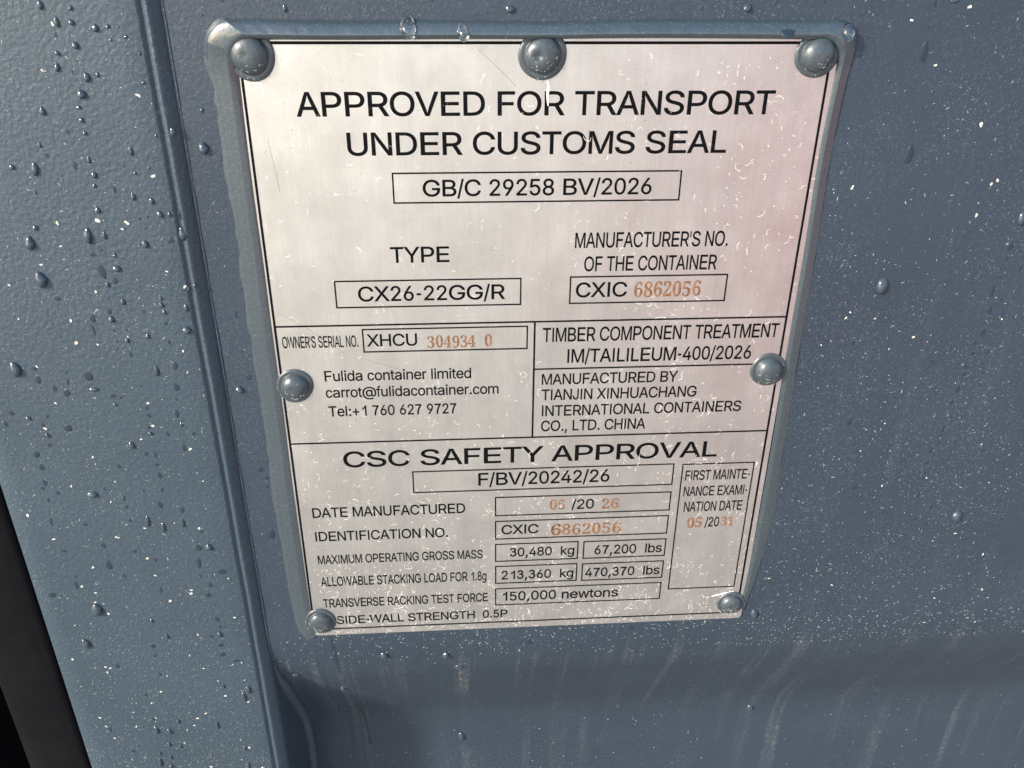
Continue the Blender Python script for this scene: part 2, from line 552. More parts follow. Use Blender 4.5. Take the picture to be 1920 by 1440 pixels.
# ---- lettering: outlines of the characters, unit = cap height / 1000
GLYPHS = {}
for line in """A 932 -19,0 159,0 261,270 669,270 773,0 950,0 552,1000 375,1000|380,586 426,717 463,865 500,719 547,586 615,411 314,411
B 932 85,1000 85,0 506,0 627,9 725,35 800,78 853,134 884,201 894,275 885,349 858,411 817,461 767,497 711,521 671,529 671,512 707,524 753,546 793,577 824,617 844,667 851,727 841,800 811,866 761,921 691,964 602,991 495,1000|259,141 259,439 509,439 573,433 626,416 668,390 699,357 718,318 724,277 712,224 675,181 608,152 501,141|259,576 259,859 491,859 579,848 637,819 671,776 682,723 676,682 658,647 628,617 589,595 541,580 486,576
C 1008 53,353 101,228 176,125 276,49 395,2 530,-13 612,-7 689,9 759,37 823,75 878,123 923,180 957,245 983,338 813,338 794,282 772,243 743,210 709,183 669,162 626,146 579,137 530,134 442,144 364,176 298,227 247,299 215,390 204,499 215,610 247,701 297,772 363,824 441,856 530,866 579,863 626,854 669,839 709,817 743,790 772,757 794,719 813,662 983,662 956,755 923,821 877,878 822,925 759,963 688,991 611,1007 530,1013 395,997 276,950 176,874 101,772 53,646 37,499
D 1008 81,1000 81,0 436,0 592,15 724,60 830,134 907,234 954,358 969,502 954,645 907,768 831,867 728,940 600,985 450,1000|638,185 544,152 426,141 252,141 252,859 439,859 551,848 642,816 711,764 761,694 792,607 802,502 792,396 761,307 710,237
E 932 283,141 283,435 828,435 828,576 283,576 283,859 868,859 868,1000 97,1000 97,0 874,0 874,141
F 853 266,0 266,421 755,421 755,562 266,562 266,859 806,859 806,1000 90,1000 90,0
G 1087 56,354 105,228 185,126 290,50 417,3 562,-13 693,-1 808,37 905,98 980,180 1027,281 1042,396 1042,519 576,519 576,378 866,378 859,325 830,259 784,206 723,167 648,142 562,134 467,144 384,176 313,228 260,299 225,390 213,499 225,610 259,701 312,772 381,824 463,856 555,866 610,863 661,853 706,837 746,815 781,787 811,754 835,716 859,663 1040,663 1011,753 976,817 928,874 870,922 802,961 726,990 643,1007 553,1013 413,997 289,950 184,874 105,772 56,646 39,499
H 1008 77,0 244,0 244,441 764,441 764,0 931,0 931,1000 764,1000 764,582 244,582 244,1000 77,1000
I 388 113,0 275,0 275,1000 113,1000
K 932 82,1000 82,0 253,0 253,327 389,457 751,0 948,4 509,563 945,993 734,1000 329,604 254,523 242,496 253,1000
L 777 86,1000 86,0 750,0 750,141 255,141 255,1000
M 1163 221,0 219,723 201,834 261,621 515,0 648,0 899,623 958,839 938,570 938,0 1097,0 1097,1000 888,1000 641,378 583,174 545,324 525,378 274,1000 66,1000 66,0
N 1008 220,818 318,636 368,559 751,0 933,0 933,1000 767,1000 768,315 771,221 789,173 776,227 725,312 257,1000 75,1000 75,0 242,0 242,570
O 1087 54,353 103,228 181,125 284,49 406,2 544,-13 682,2 804,49 907,125 984,228 1033,353 1049,499 1033,646 984,772 907,874 804,950 682,997 544,1013 406,997 284,950 181,874 103,772 54,646 37,499|253,298 219,389 208,499 219,610 253,701 306,773 374,824 454,856 544,866 633,856 714,825 781,773 834,702 868,611 879,499 868,389 834,298 781,227 714,175 633,144 544,134 454,144 374,176 306,227
P 932 89,1000 89,0 266,0 266,353 495,353 617,364 718,396 796,446 853,513 886,591 897,677 886,764 853,842 796,908 718,958 617,990 495,1000|266,494 266,859 487,859 565,853 624,835 667,807 697,772 714,728 720,677 714,627 697,583 667,546 624,518 565,500 488,494
R 932 87,1000 87,0 263,0 263,376 492,376 505,377 739,0 942,1 686,407 711,414 789,461 845,524 879,600 890,686 879,772 845,848 790,912 712,960 612,990 492,1000|263,518 263,859 484,859 561,854 619,837 662,811 691,777 708,736 714,686 708,637 691,596 663,564 620,539 562,523 485,518
S 932 100,120 164,62 248,19 349,-8 467,-17 589,-7 694,21 778,67 841,127 879,199 892,280 884,345 859,401 821,446 775,482 722,511 667,533 612,550 400,602 353,617 309,637 274,662 251,692 244,731 250,768 270,801 303,830 348,852 404,867 469,872 559,862 631,834 679,790 706,719 879,719 860,812 819,880 758,936 678,978 582,1004 474,1013 366,1004 270,978 188,936 124,878 83,807 70,724 90,630 151,554 247,497 373,456 568,408 620,390 662,369 693,345 712,317 719,281 711,239 687,202 649,170 598,147 537,131 467,126 403,131 346,144 296,165 258,195 232,232 216,293 36,293 58,192
T 853 21,1000 21,859 346,859 346,0 509,0 509,859 832,859 832,1000
U 1008 77,1000 77,344 90,247 130,159 195,86 280,31 385,-4 505,-16 624,-4 728,31 814,86 878,159 918,247 931,344 931,1000 764,1000 764,356 756,294 733,240 696,195 645,160 581,138 505,131 428,138 364,160 313,195 275,240 252,294 244,356 244,1000
V 932 157,1000 -19,1000 380,0 556,0 950,1000 773,1000 552,414 506,284 468,136 431,283 384,414
W 1318 -29,1000 263,0 443,0 643,695 659,763 659,836 659,757 693,626 875,0 1053,0 1346,1000 1176,1000 1008,393 960,198 963,148 943,297 747,1000 571,1000 374,297 354,144 334,297 309,393 141,1000
X 932 -18,3 171,0 415,322 456,381 466,399 478,379 517,321 758,0 949,3 566,516 929,997 741,1000 524,712 482,650 467,624 452,650 411,712 198,1000 6,997 368,512
Y 932 172,1000 -22,998 381,407 381,0 550,0 550,407 953,998 760,1000 544,680 483,581 467,545 452,580 389,680
J 698 24,361 24,292 44,164 108,67 204,7 325,-13 444,7 541,67 604,164 624,292 624,1000 470,1000 470,294 459,220 429,169 384,138 325,128 265,138 219,169 189,220 178,294 178,361
0 777 56,352 86,227 134,125 202,49 287,2 389,-13 490,2 575,49 643,125 691,227 720,352 730,499 720,647 691,772 642,874 574,950 489,998 389,1013 288,998 203,950 135,874 86,772 56,647 47,499|217,294 198,388 192,499 198,612 217,706 246,779 285,832 332,863 389,873 445,863 492,832 531,779 560,706 578,612 584,499 578,388 560,294 531,221 492,169 445,138 389,127 332,138 285,169 246,221
1 777 483,0 642,0 642,1000 535,1000 476,897 390,813 233,743 233,597 348,640 440,700 488,746
2 777 76,113 76,0 701,0 701,141 271,141 271,125 475,347 546,429 601,499 641,559 667,615 681,669 686,725 676,802 648,871 602,930 541,975 468,1004 385,1013 302,1003 228,974 166,927 118,865 89,790 77,688 223,688 230,754 244,795 267,828 298,853 337,868 383,874 427,869 465,855 497,833 521,804 536,767 541,722 537,682 525,643 505,605 476,563 437,516
3 777 67,177 119,99 193,39 281,1 377,-13 473,0 562,38 636,98 688,175 716,264 716,356 689,445 636,522 586,563 621,594 665,673 676,762 654,848 602,922 527,977 438,1008 343,1013 250,992 168,946 107,879 70,793 218,738 242,799 270,828 309,850 357,861 406,859 451,843 486,818 509,786 517,753 513,719 495,687 463,659 421,640 367,633 283,634 283,482 373,482 430,475 477,454 516,422 544,381 559,335 558,286 544,239 516,198 477,167 429,146 378,139 326,146 279,167 240,199 212,240 190,313 37,271
4 777 32,322 32,201 471,201 471,0 616,0 616,201 744,201 744,342 616,342 616,637 471,637 471,342 191,342 191,328 570,1000 415,1000
5 777 113,122 161,66 223,23 296,-4 379,-13 468,-2 546,31 612,84 662,152 694,235 704,326 698,397 681,461 653,519 616,570 571,611 518,642 458,661 394,667 342,663 293,649 249,629 218,606 239,606 266,859 659,859 659,1000 136,1000 80,482 214,467 250,494 287,511 329,523 372,526 423,520 466,501 503,470 531,429 549,380 555,325 549,270 532,222 505,183 469,153 427,134 378,128 337,132 299,146 267,167 241,195 224,228 213,281 65,281 81,189
6 777 115,150 163,82 226,30 302,-2 388,-13 473,-2 549,30 612,80 660,147 690,226 700,315 691,403 663,480 619,543 559,591 487,620 404,630 363,626 325,615 292,598 300,584 590,999 426,1000 212,672 147,565 106,476 83,399 75,324 85,232|243,217 226,264 221,318 226,370 243,416 268,453 302,481 342,498 388,504 434,498 473,481 507,452 532,415 549,369 554,315 549,263 532,217 507,178 473,149 434,131 388,125 342,131 302,149 268,178
7 777 68,985 68,838 517,841 435,736 349,564 288,378 255,192 244,0 404,0 422,198 461,380 531,571 620,733 712,867 712,985
8 777 97,125 148,67 215,23 296,-4 388,-13 479,-4 560,23 627,67 679,125 711,195 722,273 716,336 696,394 666,445 626,487 579,518 540,531 540,514 593,539 644,593 677,662 687,739 678,814 648,880 601,936 541,978 469,1004 388,1013 306,1004 233,978 173,936 126,880 97,814 87,739 98,661 131,592 182,539 237,514 237,531 197,518 149,487 109,445 79,394 60,336 54,273 65,195|225,199 209,236 203,280 209,326 227,366 255,400 292,425 337,442 388,447 438,442 483,425 520,400 548,366 565,326 571,280 566,236 549,199 522,169 487,146 442,131 388,126 334,131 288,146 252,169|307,856 344,870 388,874 431,870 468,856 498,835 521,807 535,772 540,730 535,689 520,653 497,624 466,602 430,588 388,583 345,588 308,602 277,624 254,653 240,689 235,730 240,772 254,807 277,835
9 777 112,520 157,457 217,409 289,380 372,370 413,374 450,385 483,402 475,416 185,1 350,0 564,328 628,435 670,524 693,601 700,676 690,768 660,850 613,918 549,970 473,1002 387,1013 302,1002 227,970 163,920 115,854 85,774 75,685 84,597|243,586 227,632 221,685 227,737 243,784 269,822 303,851 342,869 387,875 434,869 474,851 507,822 533,783 549,736 554,682 549,630 533,585 507,547 474,519 433,502 387,496 342,502 302,519 269,548
a 777 63,92 110,44 170,11 239,-10 314,-16 381,-12 438,3 484,25 521,51 549,79 562,99 545,99 545,0 706,0 706,495 698,571 673,633 636,681 590,716 539,739 486,754 434,761 387,764 320,759 253,746 190,722 132,687 84,639 38,560 197,518 217,554 237,576 264,597 298,614 340,625 390,629 438,625 477,613 506,596 526,572 538,542 542,502 539,486 529,477 506,470 469,464 295,443 238,433 183,419 133,398 88,370 54,331 31,282 24,221 34,151|206,164 193,187 188,216 193,247 208,270 233,288 266,302 306,313 469,334 530,346 554,354 544,350 542,280 536,240 519,202 491,169 451,143 400,125 337,119 294,122 257,131 227,145
b 777 62,0 211,0 211,112 197,112 231,65 262,35 303,9 357,-10 422,-16 513,-4 594,33 660,92 710,170 741,265 751,375 740,485 709,580 660,657 593,716 513,752 421,764 355,758 302,740 261,714 230,684 197,640 214,640 214,1000 62,1000|235,241 218,304 212,377 218,449 235,510 262,560 299,596 346,619 404,627 462,619 509,595 546,557 574,507 590,446 596,377 590,306 573,244 546,193 508,154 461,130 404,122 347,130 301,153 263,191
c 698 36,265 68,171 120,93 188,34 271,-3 366,-16 421,-12 472,-1 519,18 562,44 600,76 632,114 657,158 680,223 537,259 523,217 510,194 494,173 475,155 453,141 427,130 399,123 367,121 308,130 261,155 224,194 198,246 182,306 176,373 182,440 198,502 225,553 261,593 308,618 367,627 398,625 427,618 451,608 473,594 492,577 508,557 520,535 535,494 678,532 654,595 629,638 597,675 560,706 517,731 470,749 420,760 366,764 271,752 188,714 120,655 68,577 36,482 26,373
d 777 36,265 67,170 117,92 183,33 264,-4 355,-16 421,-10 474,9 515,35 546,65 569,94 581,112 566,112 566,0 715,0 715,1000 562,1000 562,640 580,640 569,656 547,685 516,714 475,740 422,758 356,764 265,752 184,716 117,657 67,580 36,485 26,375|203,244 186,306 181,377 186,446 203,507 230,557 267,595 315,619 373,627 431,619 477,596 515,560 542,510 559,449 564,377 559,304 542,241 514,191 477,153 430,130 373,122 316,130 269,154 231,193
e 777 29,371 41,264 75,170 131,92 206,33 300,-4 409,-16 488,-9 559,9 620,40 672,79 711,128 744,201 590,236 568,192 546,167 520,147 488,132 451,124 410,121 347,127 293,148 250,181 217,226 196,284 193,322 750,322 750,386 743,479 720,558 685,624 639,677 584,716 524,743 460,759 395,764 292,751 202,714 129,654 74,575 40,479|196,472 214,521 244,565 284,598 334,620 395,628 454,620 502,599 540,565 568,520 585,465 586,453 193,453
f 388 235,0 235,622 375,622 375,754 235,754 235,811 240,853 252,880 272,895 305,901 333,898 369,885 402,1018 353,1034 325,1039 292,1040 245,1035 199,1017 160,988 128,948 108,897 102,838 102,754 -18,754 -18,622 102,622 102,0
g 777 204,-74 178,-39 51,-110 87,-166 125,-205 172,-239 230,-265 299,-281 377,-286 466,-279 546,-257 615,-219 669,-164 704,-90 715,-1 715,754 566,754 566,639 582,639 570,656 547,685 516,714 475,740 422,758 356,764 265,752 185,716 118,658 68,581 36,488 26,380 36,272 68,180 119,107 186,53 266,20 354,9 420,15 473,31 514,56 544,84 567,113 579,130 563,130 563,7 550,-66 512,-113 453,-142 377,-152 324,-148 282,-136 250,-119 224,-97|203,256 186,314 180,383 186,450 203,509 230,558 268,595 315,619 373,627 431,619 478,597 515,560 542,512 559,452 565,383 559,312 542,253 514,207 477,173 431,152 373,145 315,153 268,174 231,209
i 310 117,848 156,842 194,848 227,869 250,899 257,935 250,972 227,1002 194,1022 156,1029 117,1022 85,1002 62,972 55,935 62,899 85,869;77,754 77,0 232,0 232,754
k 698 217,435 217,1000 64,1000 64,0 217,0 217,276 277,330 542,0 729,4 392,427 704,748 525,754 206,435
l 310 77,0 234,0 234,1000 77,1000
m 1163 220,685 188,638 194,614 209,754 54,754 54,0 212,0 212,468 218,518 234,558 260,588 292,610 329,624 368,628 422,620 465,595 493,558 503,509 503,0 660,0 660,485 665,526 679,560 700,588 730,610 767,624 811,628 865,620 910,598 940,559 951,497 951,0 1108,0 1108,502 1100,582 1073,649 1032,701 978,738 916,760 848,767 786,761 728,744 677,717 634,680 601,634 606,622 605,654 558,715 491,754 409,767 356,762 306,747 260,721
n 777 222,0 222,447 228,502 246,546 273,580 308,605 350,620 398,626 464,615 512,583 544,533 554,462 554,0 711,0 711,474 703,561 676,634 634,691 578,732 510,756 433,764 348,753 272,718 211,658 205,616 218,754 65,754 65,0
o 777 39,265 72,171 127,92 199,33 287,-3 388,-16 489,-3 578,33 650,92 705,171 738,265 749,373 738,482 705,577 650,656 578,715 489,752 388,764 287,752 199,715 127,656 72,577 39,482 27,373|208,246 190,306 185,373 190,440 208,501 236,553 275,593 325,618 388,627 451,618 502,593 541,553 570,501 587,440 593,373 587,306 570,246 541,194 502,155 452,130 388,121 325,130 275,155 236,194
r 465 215,643 215,754 69,754 69,0 219,0 219,466 225,510 240,547 265,577 297,600 336,614 380,619 422,617 466,610 466,762 390,764 325,756 266,728 220,686 195,643
s 698 92,78 140,37 201,7 270,-10 348,-16 435,-8 513,14 577,49 626,96 658,154 668,219 654,293 612,354 544,399 449,430 332,456 277,472 242,492 223,514 217,543 226,577 255,605 301,625 359,632 419,625 460,603 489,573 513,525 659,556 631,625 598,672 555,711 500,740 435,758 358,764 278,757 206,736 144,702 97,657 67,601 57,537 71,461 113,400 183,355 277,324 405,295 452,281 482,262 500,240 505,212 495,179 465,149 414,127 347,119 287,126 240,145 207,177 180,238 29,208 56,130
t 388 89,192 102,109 142,45 208,5 292,-8 338,-5 394,7 367,137 297,128 266,132 248,144 238,166 233,203 233,622 374,622 374,754 233,754 233,929 89,929 89,754 -17,754 -17,622 89,622
u 777 65,280 74,193 100,120 143,63 199,22 267,-2 343,-10 428,1 503,35 565,96 572,140 558,0 711,0 711,754 554,754 554,307 548,253 531,208 504,174 469,149 426,134 379,128 313,139 264,171 233,221 222,292 222,754 65,754
w 1008 147,754 -10,754 216,0 357,0 481,439 504,588 527,440 554,339 651,0 792,0 1019,754 862,754 771,427 732,277 718,155 705,278 668,427 579,754 432,754 342,427 303,276 290,152 276,280 238,427
@ 1418 137,-8 218,-96 321,-165 444,-216 587,-247 747,-257 810,-255 873,-248 935,-239 993,-227 1044,-215 1100,-197 1056,-75 972,-98 924,-110 870,-120 812,-127 752,-129 622,-121 510,-97 414,-57 335,-3 273,66 228,148 201,245 192,355 201,463 228,559 272,642 333,712 410,767 501,807 608,832 729,841 849,832 951,806 1038,766 1108,714 1162,652 1201,582 1224,506 1232,425 1229,334 1220,261 1205,207 1182,172 1151,152 1109,145 1073,151 1048,169 1033,195 1027,227 1027,670 872,670 872,614 889,614 865,635 820,661 761,679 690,685 601,675 520,643 453,593 402,528 370,450 359,363 368,274 396,193 442,123 505,70 586,35 683,24 765,32 830,58 877,96 901,130 885,130 896,103 926,71 966,48 1012,32 1059,23 1106,20 1188,29 1253,56 1303,99 1339,153 1363,216 1377,284 1384,354 1387,426 1376,529 1345,629 1292,721 1219,803 1126,872 1013,924 882,957 733,968 579,957 441,926 320,875 219,804 138,716 78,611 42,491 30,357 42,220 77,98|690,156 632,164 587,185 554,218 530,261 517,312 512,367 517,418 534,463 560,500 595,529 640,548 693,554 751,550 797,537 832,515 857,482 872,433 878,368 873,301 858,248 833,208 799,179 752,162
/ 388 398,1045 269,1045 -9,-145 119,-145
- 465 93,498 93,357 370,357 370,498
' 267 185,604 195,1000 71,1000 82,604
. 388 79,94 88,54 115,21 153,-1 197,-9 242,-1 280,21 306,54 315,94 306,135 280,168 242,191 197,198 153,191 115,168 88,135
, 388 122,168 50,-227 186,-227 311,168
: 388 79,94 88,54 115,21 153,-1 197,-9 242,-1 280,21 306,54 315,94 306,135 280,168 242,191 197,198 153,191 115,168 88,135;79,617 88,577 115,544 153,522 197,514 242,522 280,544 306,577 315,617 306,658 280,692 242,714 197,721 153,714 115,692 88,658
+ 816 76,463 76,326 336,326 336,65 479,65 479,326 739,326 739,463 479,463 479,724 336,724 336,463
#0 779 47,500 56,355 80,230 123,127 188,50 276,2 390,-14 500,2 586,50 651,127 696,229 722,354 731,499 722,643 696,768 652,870 587,946 501,993 391,1008 276,993 188,946 123,870 80,769 56,644|390,77 326,104 288,188 269,321 263,499 269,675 288,808 327,890 391,918 455,890 492,808 509,675 515,499 509,321 492,188 454,104
#1 779 82,745 108,724 139,717 181,727 224,758 269,804 319,862 319,164 315,121 302,93 281,79 249,74 135,74 135,0 710,0 710,74 597,74 562,80 540,97 530,126 526,164 526,1000 370,1000 273,928 209,883 153,854 103,834 58,820 64,778
#2 779 49,143 49,0 708,0 714,292 632,292 621,249 605,209 579,178 546,159 506,153 181,153 320,286 494,456 557,524 604,582 639,634 662,682 675,729 680,777 659,873 598,946 498,993 361,1008 267,1002 191,983 131,952 88,914 63,869 54,820 67,756 104,714 161,690 233,682 240,787 261,863 300,908 361,923 406,914 440,886 462,839 469,770 465,701 451,636 426,574 387,508 331,436 255,354
#3 779 169,184 157,262 113,255 75,234 48,200 39,153 47,111 70,72 110,37 168,10 244,-8 338,-14 409,-10 478,1 541,22 598,52 646,92 683,144 707,209 714,287 705,360 675,417 632,461 579,494 523,517 467,531 550,569 618,625 664,696 680,781 658,878 593,949 491,994 358,1008 225,995 128,957 70,900 50,831 62,776 97,737 155,715 231,708 233,761 240,811 253,856 275,892 307,916 351,923 401,913 437,880 459,829 467,762 456,679 423,614 368,571 290,557 198,557 198,471 284,471 376,458 444,419 486,361 500,288 494,218 476,164 449,126 414,102 373,88 329,84 259,95 205,128
#4 779 18,344 18,259 404,259 404,174 396,121 370,91 334,78 290,74 251,74 251,0 740,0 740,74 721,74 678,78 641,91 616,121 607,174 607,259 752,259 752,351 607,351 607,994 414,994|116,351 327,701 392,818 414,862 406,727 404,595 404,351
#5 779 171,212 167,251 122,245 86,227 63,197 56,155 63,113 84,73 120,38 174,10 247,-8 341,-14 404,-10 468,3 529,25 586,56 634,99 672,155 697,223 705,306 680,437 607,530 494,586 348,604 305,603 261,598 223,591 195,584 217,841 507,841 535,838 553,827 564,811 571,788 582,741 662,741 655,994 128,994 84,513 148,487 214,505 254,511 302,513 382,500 442,462 479,397 492,306 486,231 468,173 440,131 405,104 365,89 320,84 269,90 230,109 201,137 182,173
#6 779 73,312 106,193 158,101 227,37 311,-1 408,-14 548,9 648,79 709,187 730,322 711,443 654,534 565,591 451,610 386,606 334,594 292,577 259,558 278,715 316,831 373,902 447,926 480,919 504,899 521,868 531,830 537,788 539,747 617,755 669,779 697,815 706,855 700,894 682,930 650,962 604,987 541,1003 460,1008 366,998 284,966 216,915 160,849 118,768 87,675 69,571 63,460|259,458 283,481 320,503 361,520 400,525 453,512 494,473 519,405 528,308 520,204 497,133 460,92 412,78 353,100 304,168 271,285
#7 779 145,702 153,772 178,825 234,843 600,843 230,0 348,0 733,926 733,994 68,994 61,702
#8 779 42,253 51,183 78,119 124,65 189,22 275,-5 380,-14 530,4 643,59 713,147 737,263 724,343 684,414 613,478 506,539 583,585 643,632 681,690 694,765 675,861 619,939 526,991 397,1008 289,999 206,972 145,931 104,878 81,818 74,755 85,679 118,613 173,555 247,503 163,454 98,400 56,335|301,883 338,916 389,928 428,922 460,904 485,877 503,844 514,807 518,767 512,706 495,657 465,619 421,586 357,621 309,659 280,707 270,772 278,833|323,78 273,116 241,175 230,248 238,315 261,369 296,412 340,447 432,399 495,353 531,302 543,240 533,170 501,114 451,78 387,65
#9 779 126,212 104,195 92,172 88,143 93,105 110,68 139,35 182,9 241,-8 316,-14 416,-3 499,29 568,81 623,148 665,231 694,325 710,429 716,540 705,689 671,808 617,897 547,960 463,996 368,1008 276,998 197,966 134,915 87,847 58,765 49,671 68,547 125,457 213,401 322,383 386,390 440,410 484,441 519,478 501,301 463,175 403,99 323,74 261,85 214,117 180,165 156,223|309,505 265,571 251,680 259,782 283,856 323,900 376,915 434,895 479,835 509,730 519,577 496,539 465,509 427,490 382,483""".split('\n'):
    k, adv, body = line.split(' ', 2)
    GLYPHS[k] = (int(adv) / 1000, [[[tuple(int(q) / 1000 for q in p.split(',')) for p in L.split(' ')] for L in grp.split('|')] for grp in body.split(';')])

GCACHE = {}
def glyph_tris(k):
    if k not in GCACHE:
        pts, fixed = [], []
        for loops in GLYPHS[k][1]:                  # each group is one outline with its holes
            o = len(pts)
            pts += [p for L in loops for p in L]
            for t in tessellate_polygon([[Vector((x, y, 0)) for x, y in L] for L in loops]):
                a, b, c = (pts[i + o] for i in t)
                A = (b[0] - a[0]) * (c[1] - a[1]) - (c[0] - a[0]) * (b[1] - a[1])
                if abs(A) > 1e-9:
                    q = tuple(i + o for i in t)
                    fixed.append(q if A > 0 else tuple(reversed(q)))
        GCACHE[k] = (pts, fixed)
    return GCACHE[k]

def lettering(text, x0, x1, z, cap):
    stamped = text[0] == '#'
    dark = text[:2] == '#!'
    body = text.lstrip('#!') if stamped else text
    seq, pen, lo, hi = [], 0.0, None, 0.0
    for ch in body:
        if ch == ' ':
            pen += 0.388
            continue
        k = '#' + ch if stamped else ch
        pts, tris = glyph_tris(k)
        seq.append((pts, tris, pen, ch))
        a, b = min(p[0] for p in pts) + pen, max(p[0] for p in pts) + pen
        lo = a if lo is None else min(lo, a)
        hi = max(hi, b)
        pen += GLYPHS[k][0]
    sx = (x1 - x0) / (hi - lo)
    v, f = [], []
    for pts, tris, pen, ch in seq:
        o = len(v)
        dx, dz = (random.uniform(-.12, .12), random.uniform(-.18, .18)) if stamped else (0, 0)
        for px, py in pts:
            v.append((x0 + (px + pen - lo) * sx + dx, INK_Y, z + py * cap + dz))
        f += [(o + a, o + b, o + c) for a, b, c in tris]
    return plate_part('stamped_number' if stamped else 'printed_text', v, f, M_STAMP_DARK if dark else M_STAMP if stamped else M_INK)

TEXT = [
    ('APPROVED FOR TRANSPORT', -83.3, 82.5, 104.3, 8.14),
    ('UNDER CUSTOMS SEAL', -67.1, 67.2, 90.9, 7.98),
    ('GB/C 29258 BV/2026', -41.6, 41.4, 76.1, 6.08),
    ('TYPE', -54.5, -32.7, 51.2, 6.16),
    ('CX26-22GG/R', -67.5, -11.8, 35.9, 6.1),
    ("MANUFACTURER'S NO.", 14.2, 72.3, 55.9, 5.98),
    ('OF THE CONTAINER', 18.0, 69.1, 46.6, 5.94),
    ('CXIC', 15.3, 35.2, 36.0, 6.11),
    ('#6862056', 38.0, 64.0, 35.8, 6.3),
    ("OWNER'S SERIAL NO.", -97.9, -68.9, 17.0, 4.92),
    ('XHCU', -65.6, -46.1, 17.0, 5.24),
    ('#304934', -42.1, -23.3, 15.9, 5.14),
    ('#0', -19.7, -16.8, 15.9, 5.16),
    ('Fulida container limited', -83.2, -25.3, 2.1, 4.67),
    ('carrot@fulidacontainer.com', -83.4, -14.3, -5.3, 4.69),
    ('Tel:+1 760 627 9727', -83.0, -31.5, -14.0, 4.83),
    ('TIMBER COMPONENT TREATMENT', 3.0, 97.7, 17.3, 6.13),
    ('IM/TAILILEUM-400/2026', 13.1, 87.8, 7.9, 6.07),
    ('MANUFACTURED BY', 3.1, 58.8, -1.8, 4.96),
    ('TIANJIN XINHUACHANG', 3.2, 67.3, -9.0, 5.05),
    ('INTERNATIONAL CONTAINERS', 3.5, 87.0, -16.5, 5.05),
    ('CO., LTD. CHINA', 3.3, 47.2, -23.8, 5.15),
    ('CSC SAFETY APPROVAL', -79.1, 79.4, -38.8, 7.82),
    ('F/BV/20242/26', -23.0, 33.6, -50.1, 6.48),
    ('DATE MANUFACTURED', -94.4, -28.8, -64.2, 5.2),
    ('IDENTIFICATION NO.', -94.4, -36.6, -76.9, 5.17),
    ('MAXIMUM OPERATING GROSS MASS', -94.5, -21.4, -89.6, 4.86),
    ('ALLOWABLE STACKING LOAD FOR 1.8g', -94.4, -19.8, -102.4, 5.28),
    ('TRANSVERSE RACKING TEST FORCE', -94.5, -19.2, -115.0, 5.1),
    ('SIDE-WALL STRENGTH  0.5P', -89.4, -10.0, -125.2, 4.81),
    ('#05', 8.2, 14.8, -64.0, 5.26),
    ('/20', 17.6, 27.6, -64.1, 5.13),
    ('#26', 31.1, 38.8, -64.3, 5.28),
    ('CXIC', -13.0, 3.5, -76.6, 5.06),
    ('#!6', 9.0, 13.5, -78.0, 6.1),
    ('#862056', 13.9, 40.4, -78.0, 5.9),
    ('30,480  kg', -9.3, 20.0, -89.3, 4.92),
    ('67,200  lbs', 29.2, 60.1, -89.8, 5.14),
    ('213,360  kg', -12.9, 20.1, -102.4, 5.04),
    ('470,370  lbs', 25.6, 60.2, -102.7, 5.14),
    ('150,000 newtons', -12.3, 41.7, -115.2, 5.39),
    ('FIRST MAINTE-', 66.9, 95.5, -50.8, 5.14),
    ('NANCE EXAMI-', 67.0, 95.4, -59.2, 5.16),
    ('NATION DATE', 68.0, 94.2, -67.6, 5.3),
    ('#05', 70.2, 77.1, -76.5, 5.53),
    ('/20', 78.4, 84.9, -76.3, 5.31),
    ('#31', 85.8, 91.5, -76.2, 5.11)]
for row in TEXT:
    lettering(*row)

# fine dark scratches in the sheet
def ribbon(pts, w, y):
    v, f = [], []
    n = len(pts)
    for i, (x, z) in enumerate(pts):
        a = pts[max(0, i - 1)]; b = pts[min(n - 1, i + 1)]
        dx, dz = b[0] - a[0], b[1] - a[1]
        L = math.hypot(dx, dz) or 1
        k = w * (0.25 + 0.75 * math.sin(math.pi * (i + .4) / (n - .2)))
        v += [(x - dz / L * k / 2, y, z + dx / L * k / 2), (x + dz / L * k / 2, y, z - dx / L * k / 2)]
    for i in range(n - 1):
        f.append((2 * i, 2 * i + 1, 2 * i + 3, 2 * i + 2))
    return v, f
for pts in ([(-21.5, 126.0), (-14, 119.5), (-8.0, 113.6)], [(-97.8, 32.0), (-88, 25.4), (-80, 19.0), (-74.5, 14.2)], [(-94, 97), (-92.5, 84), (-92, 78)],
            [(-68, 12), (-52, 6.2), (-44, 3.6)], [(-20, -100.6), (-19.5, -104), (-19.2, -106.2)]):
    v, f = ribbon(catmull(pts, 6), 0.2, -0.03)
    plate_part('scratch', v, f, M_SCRATCH)

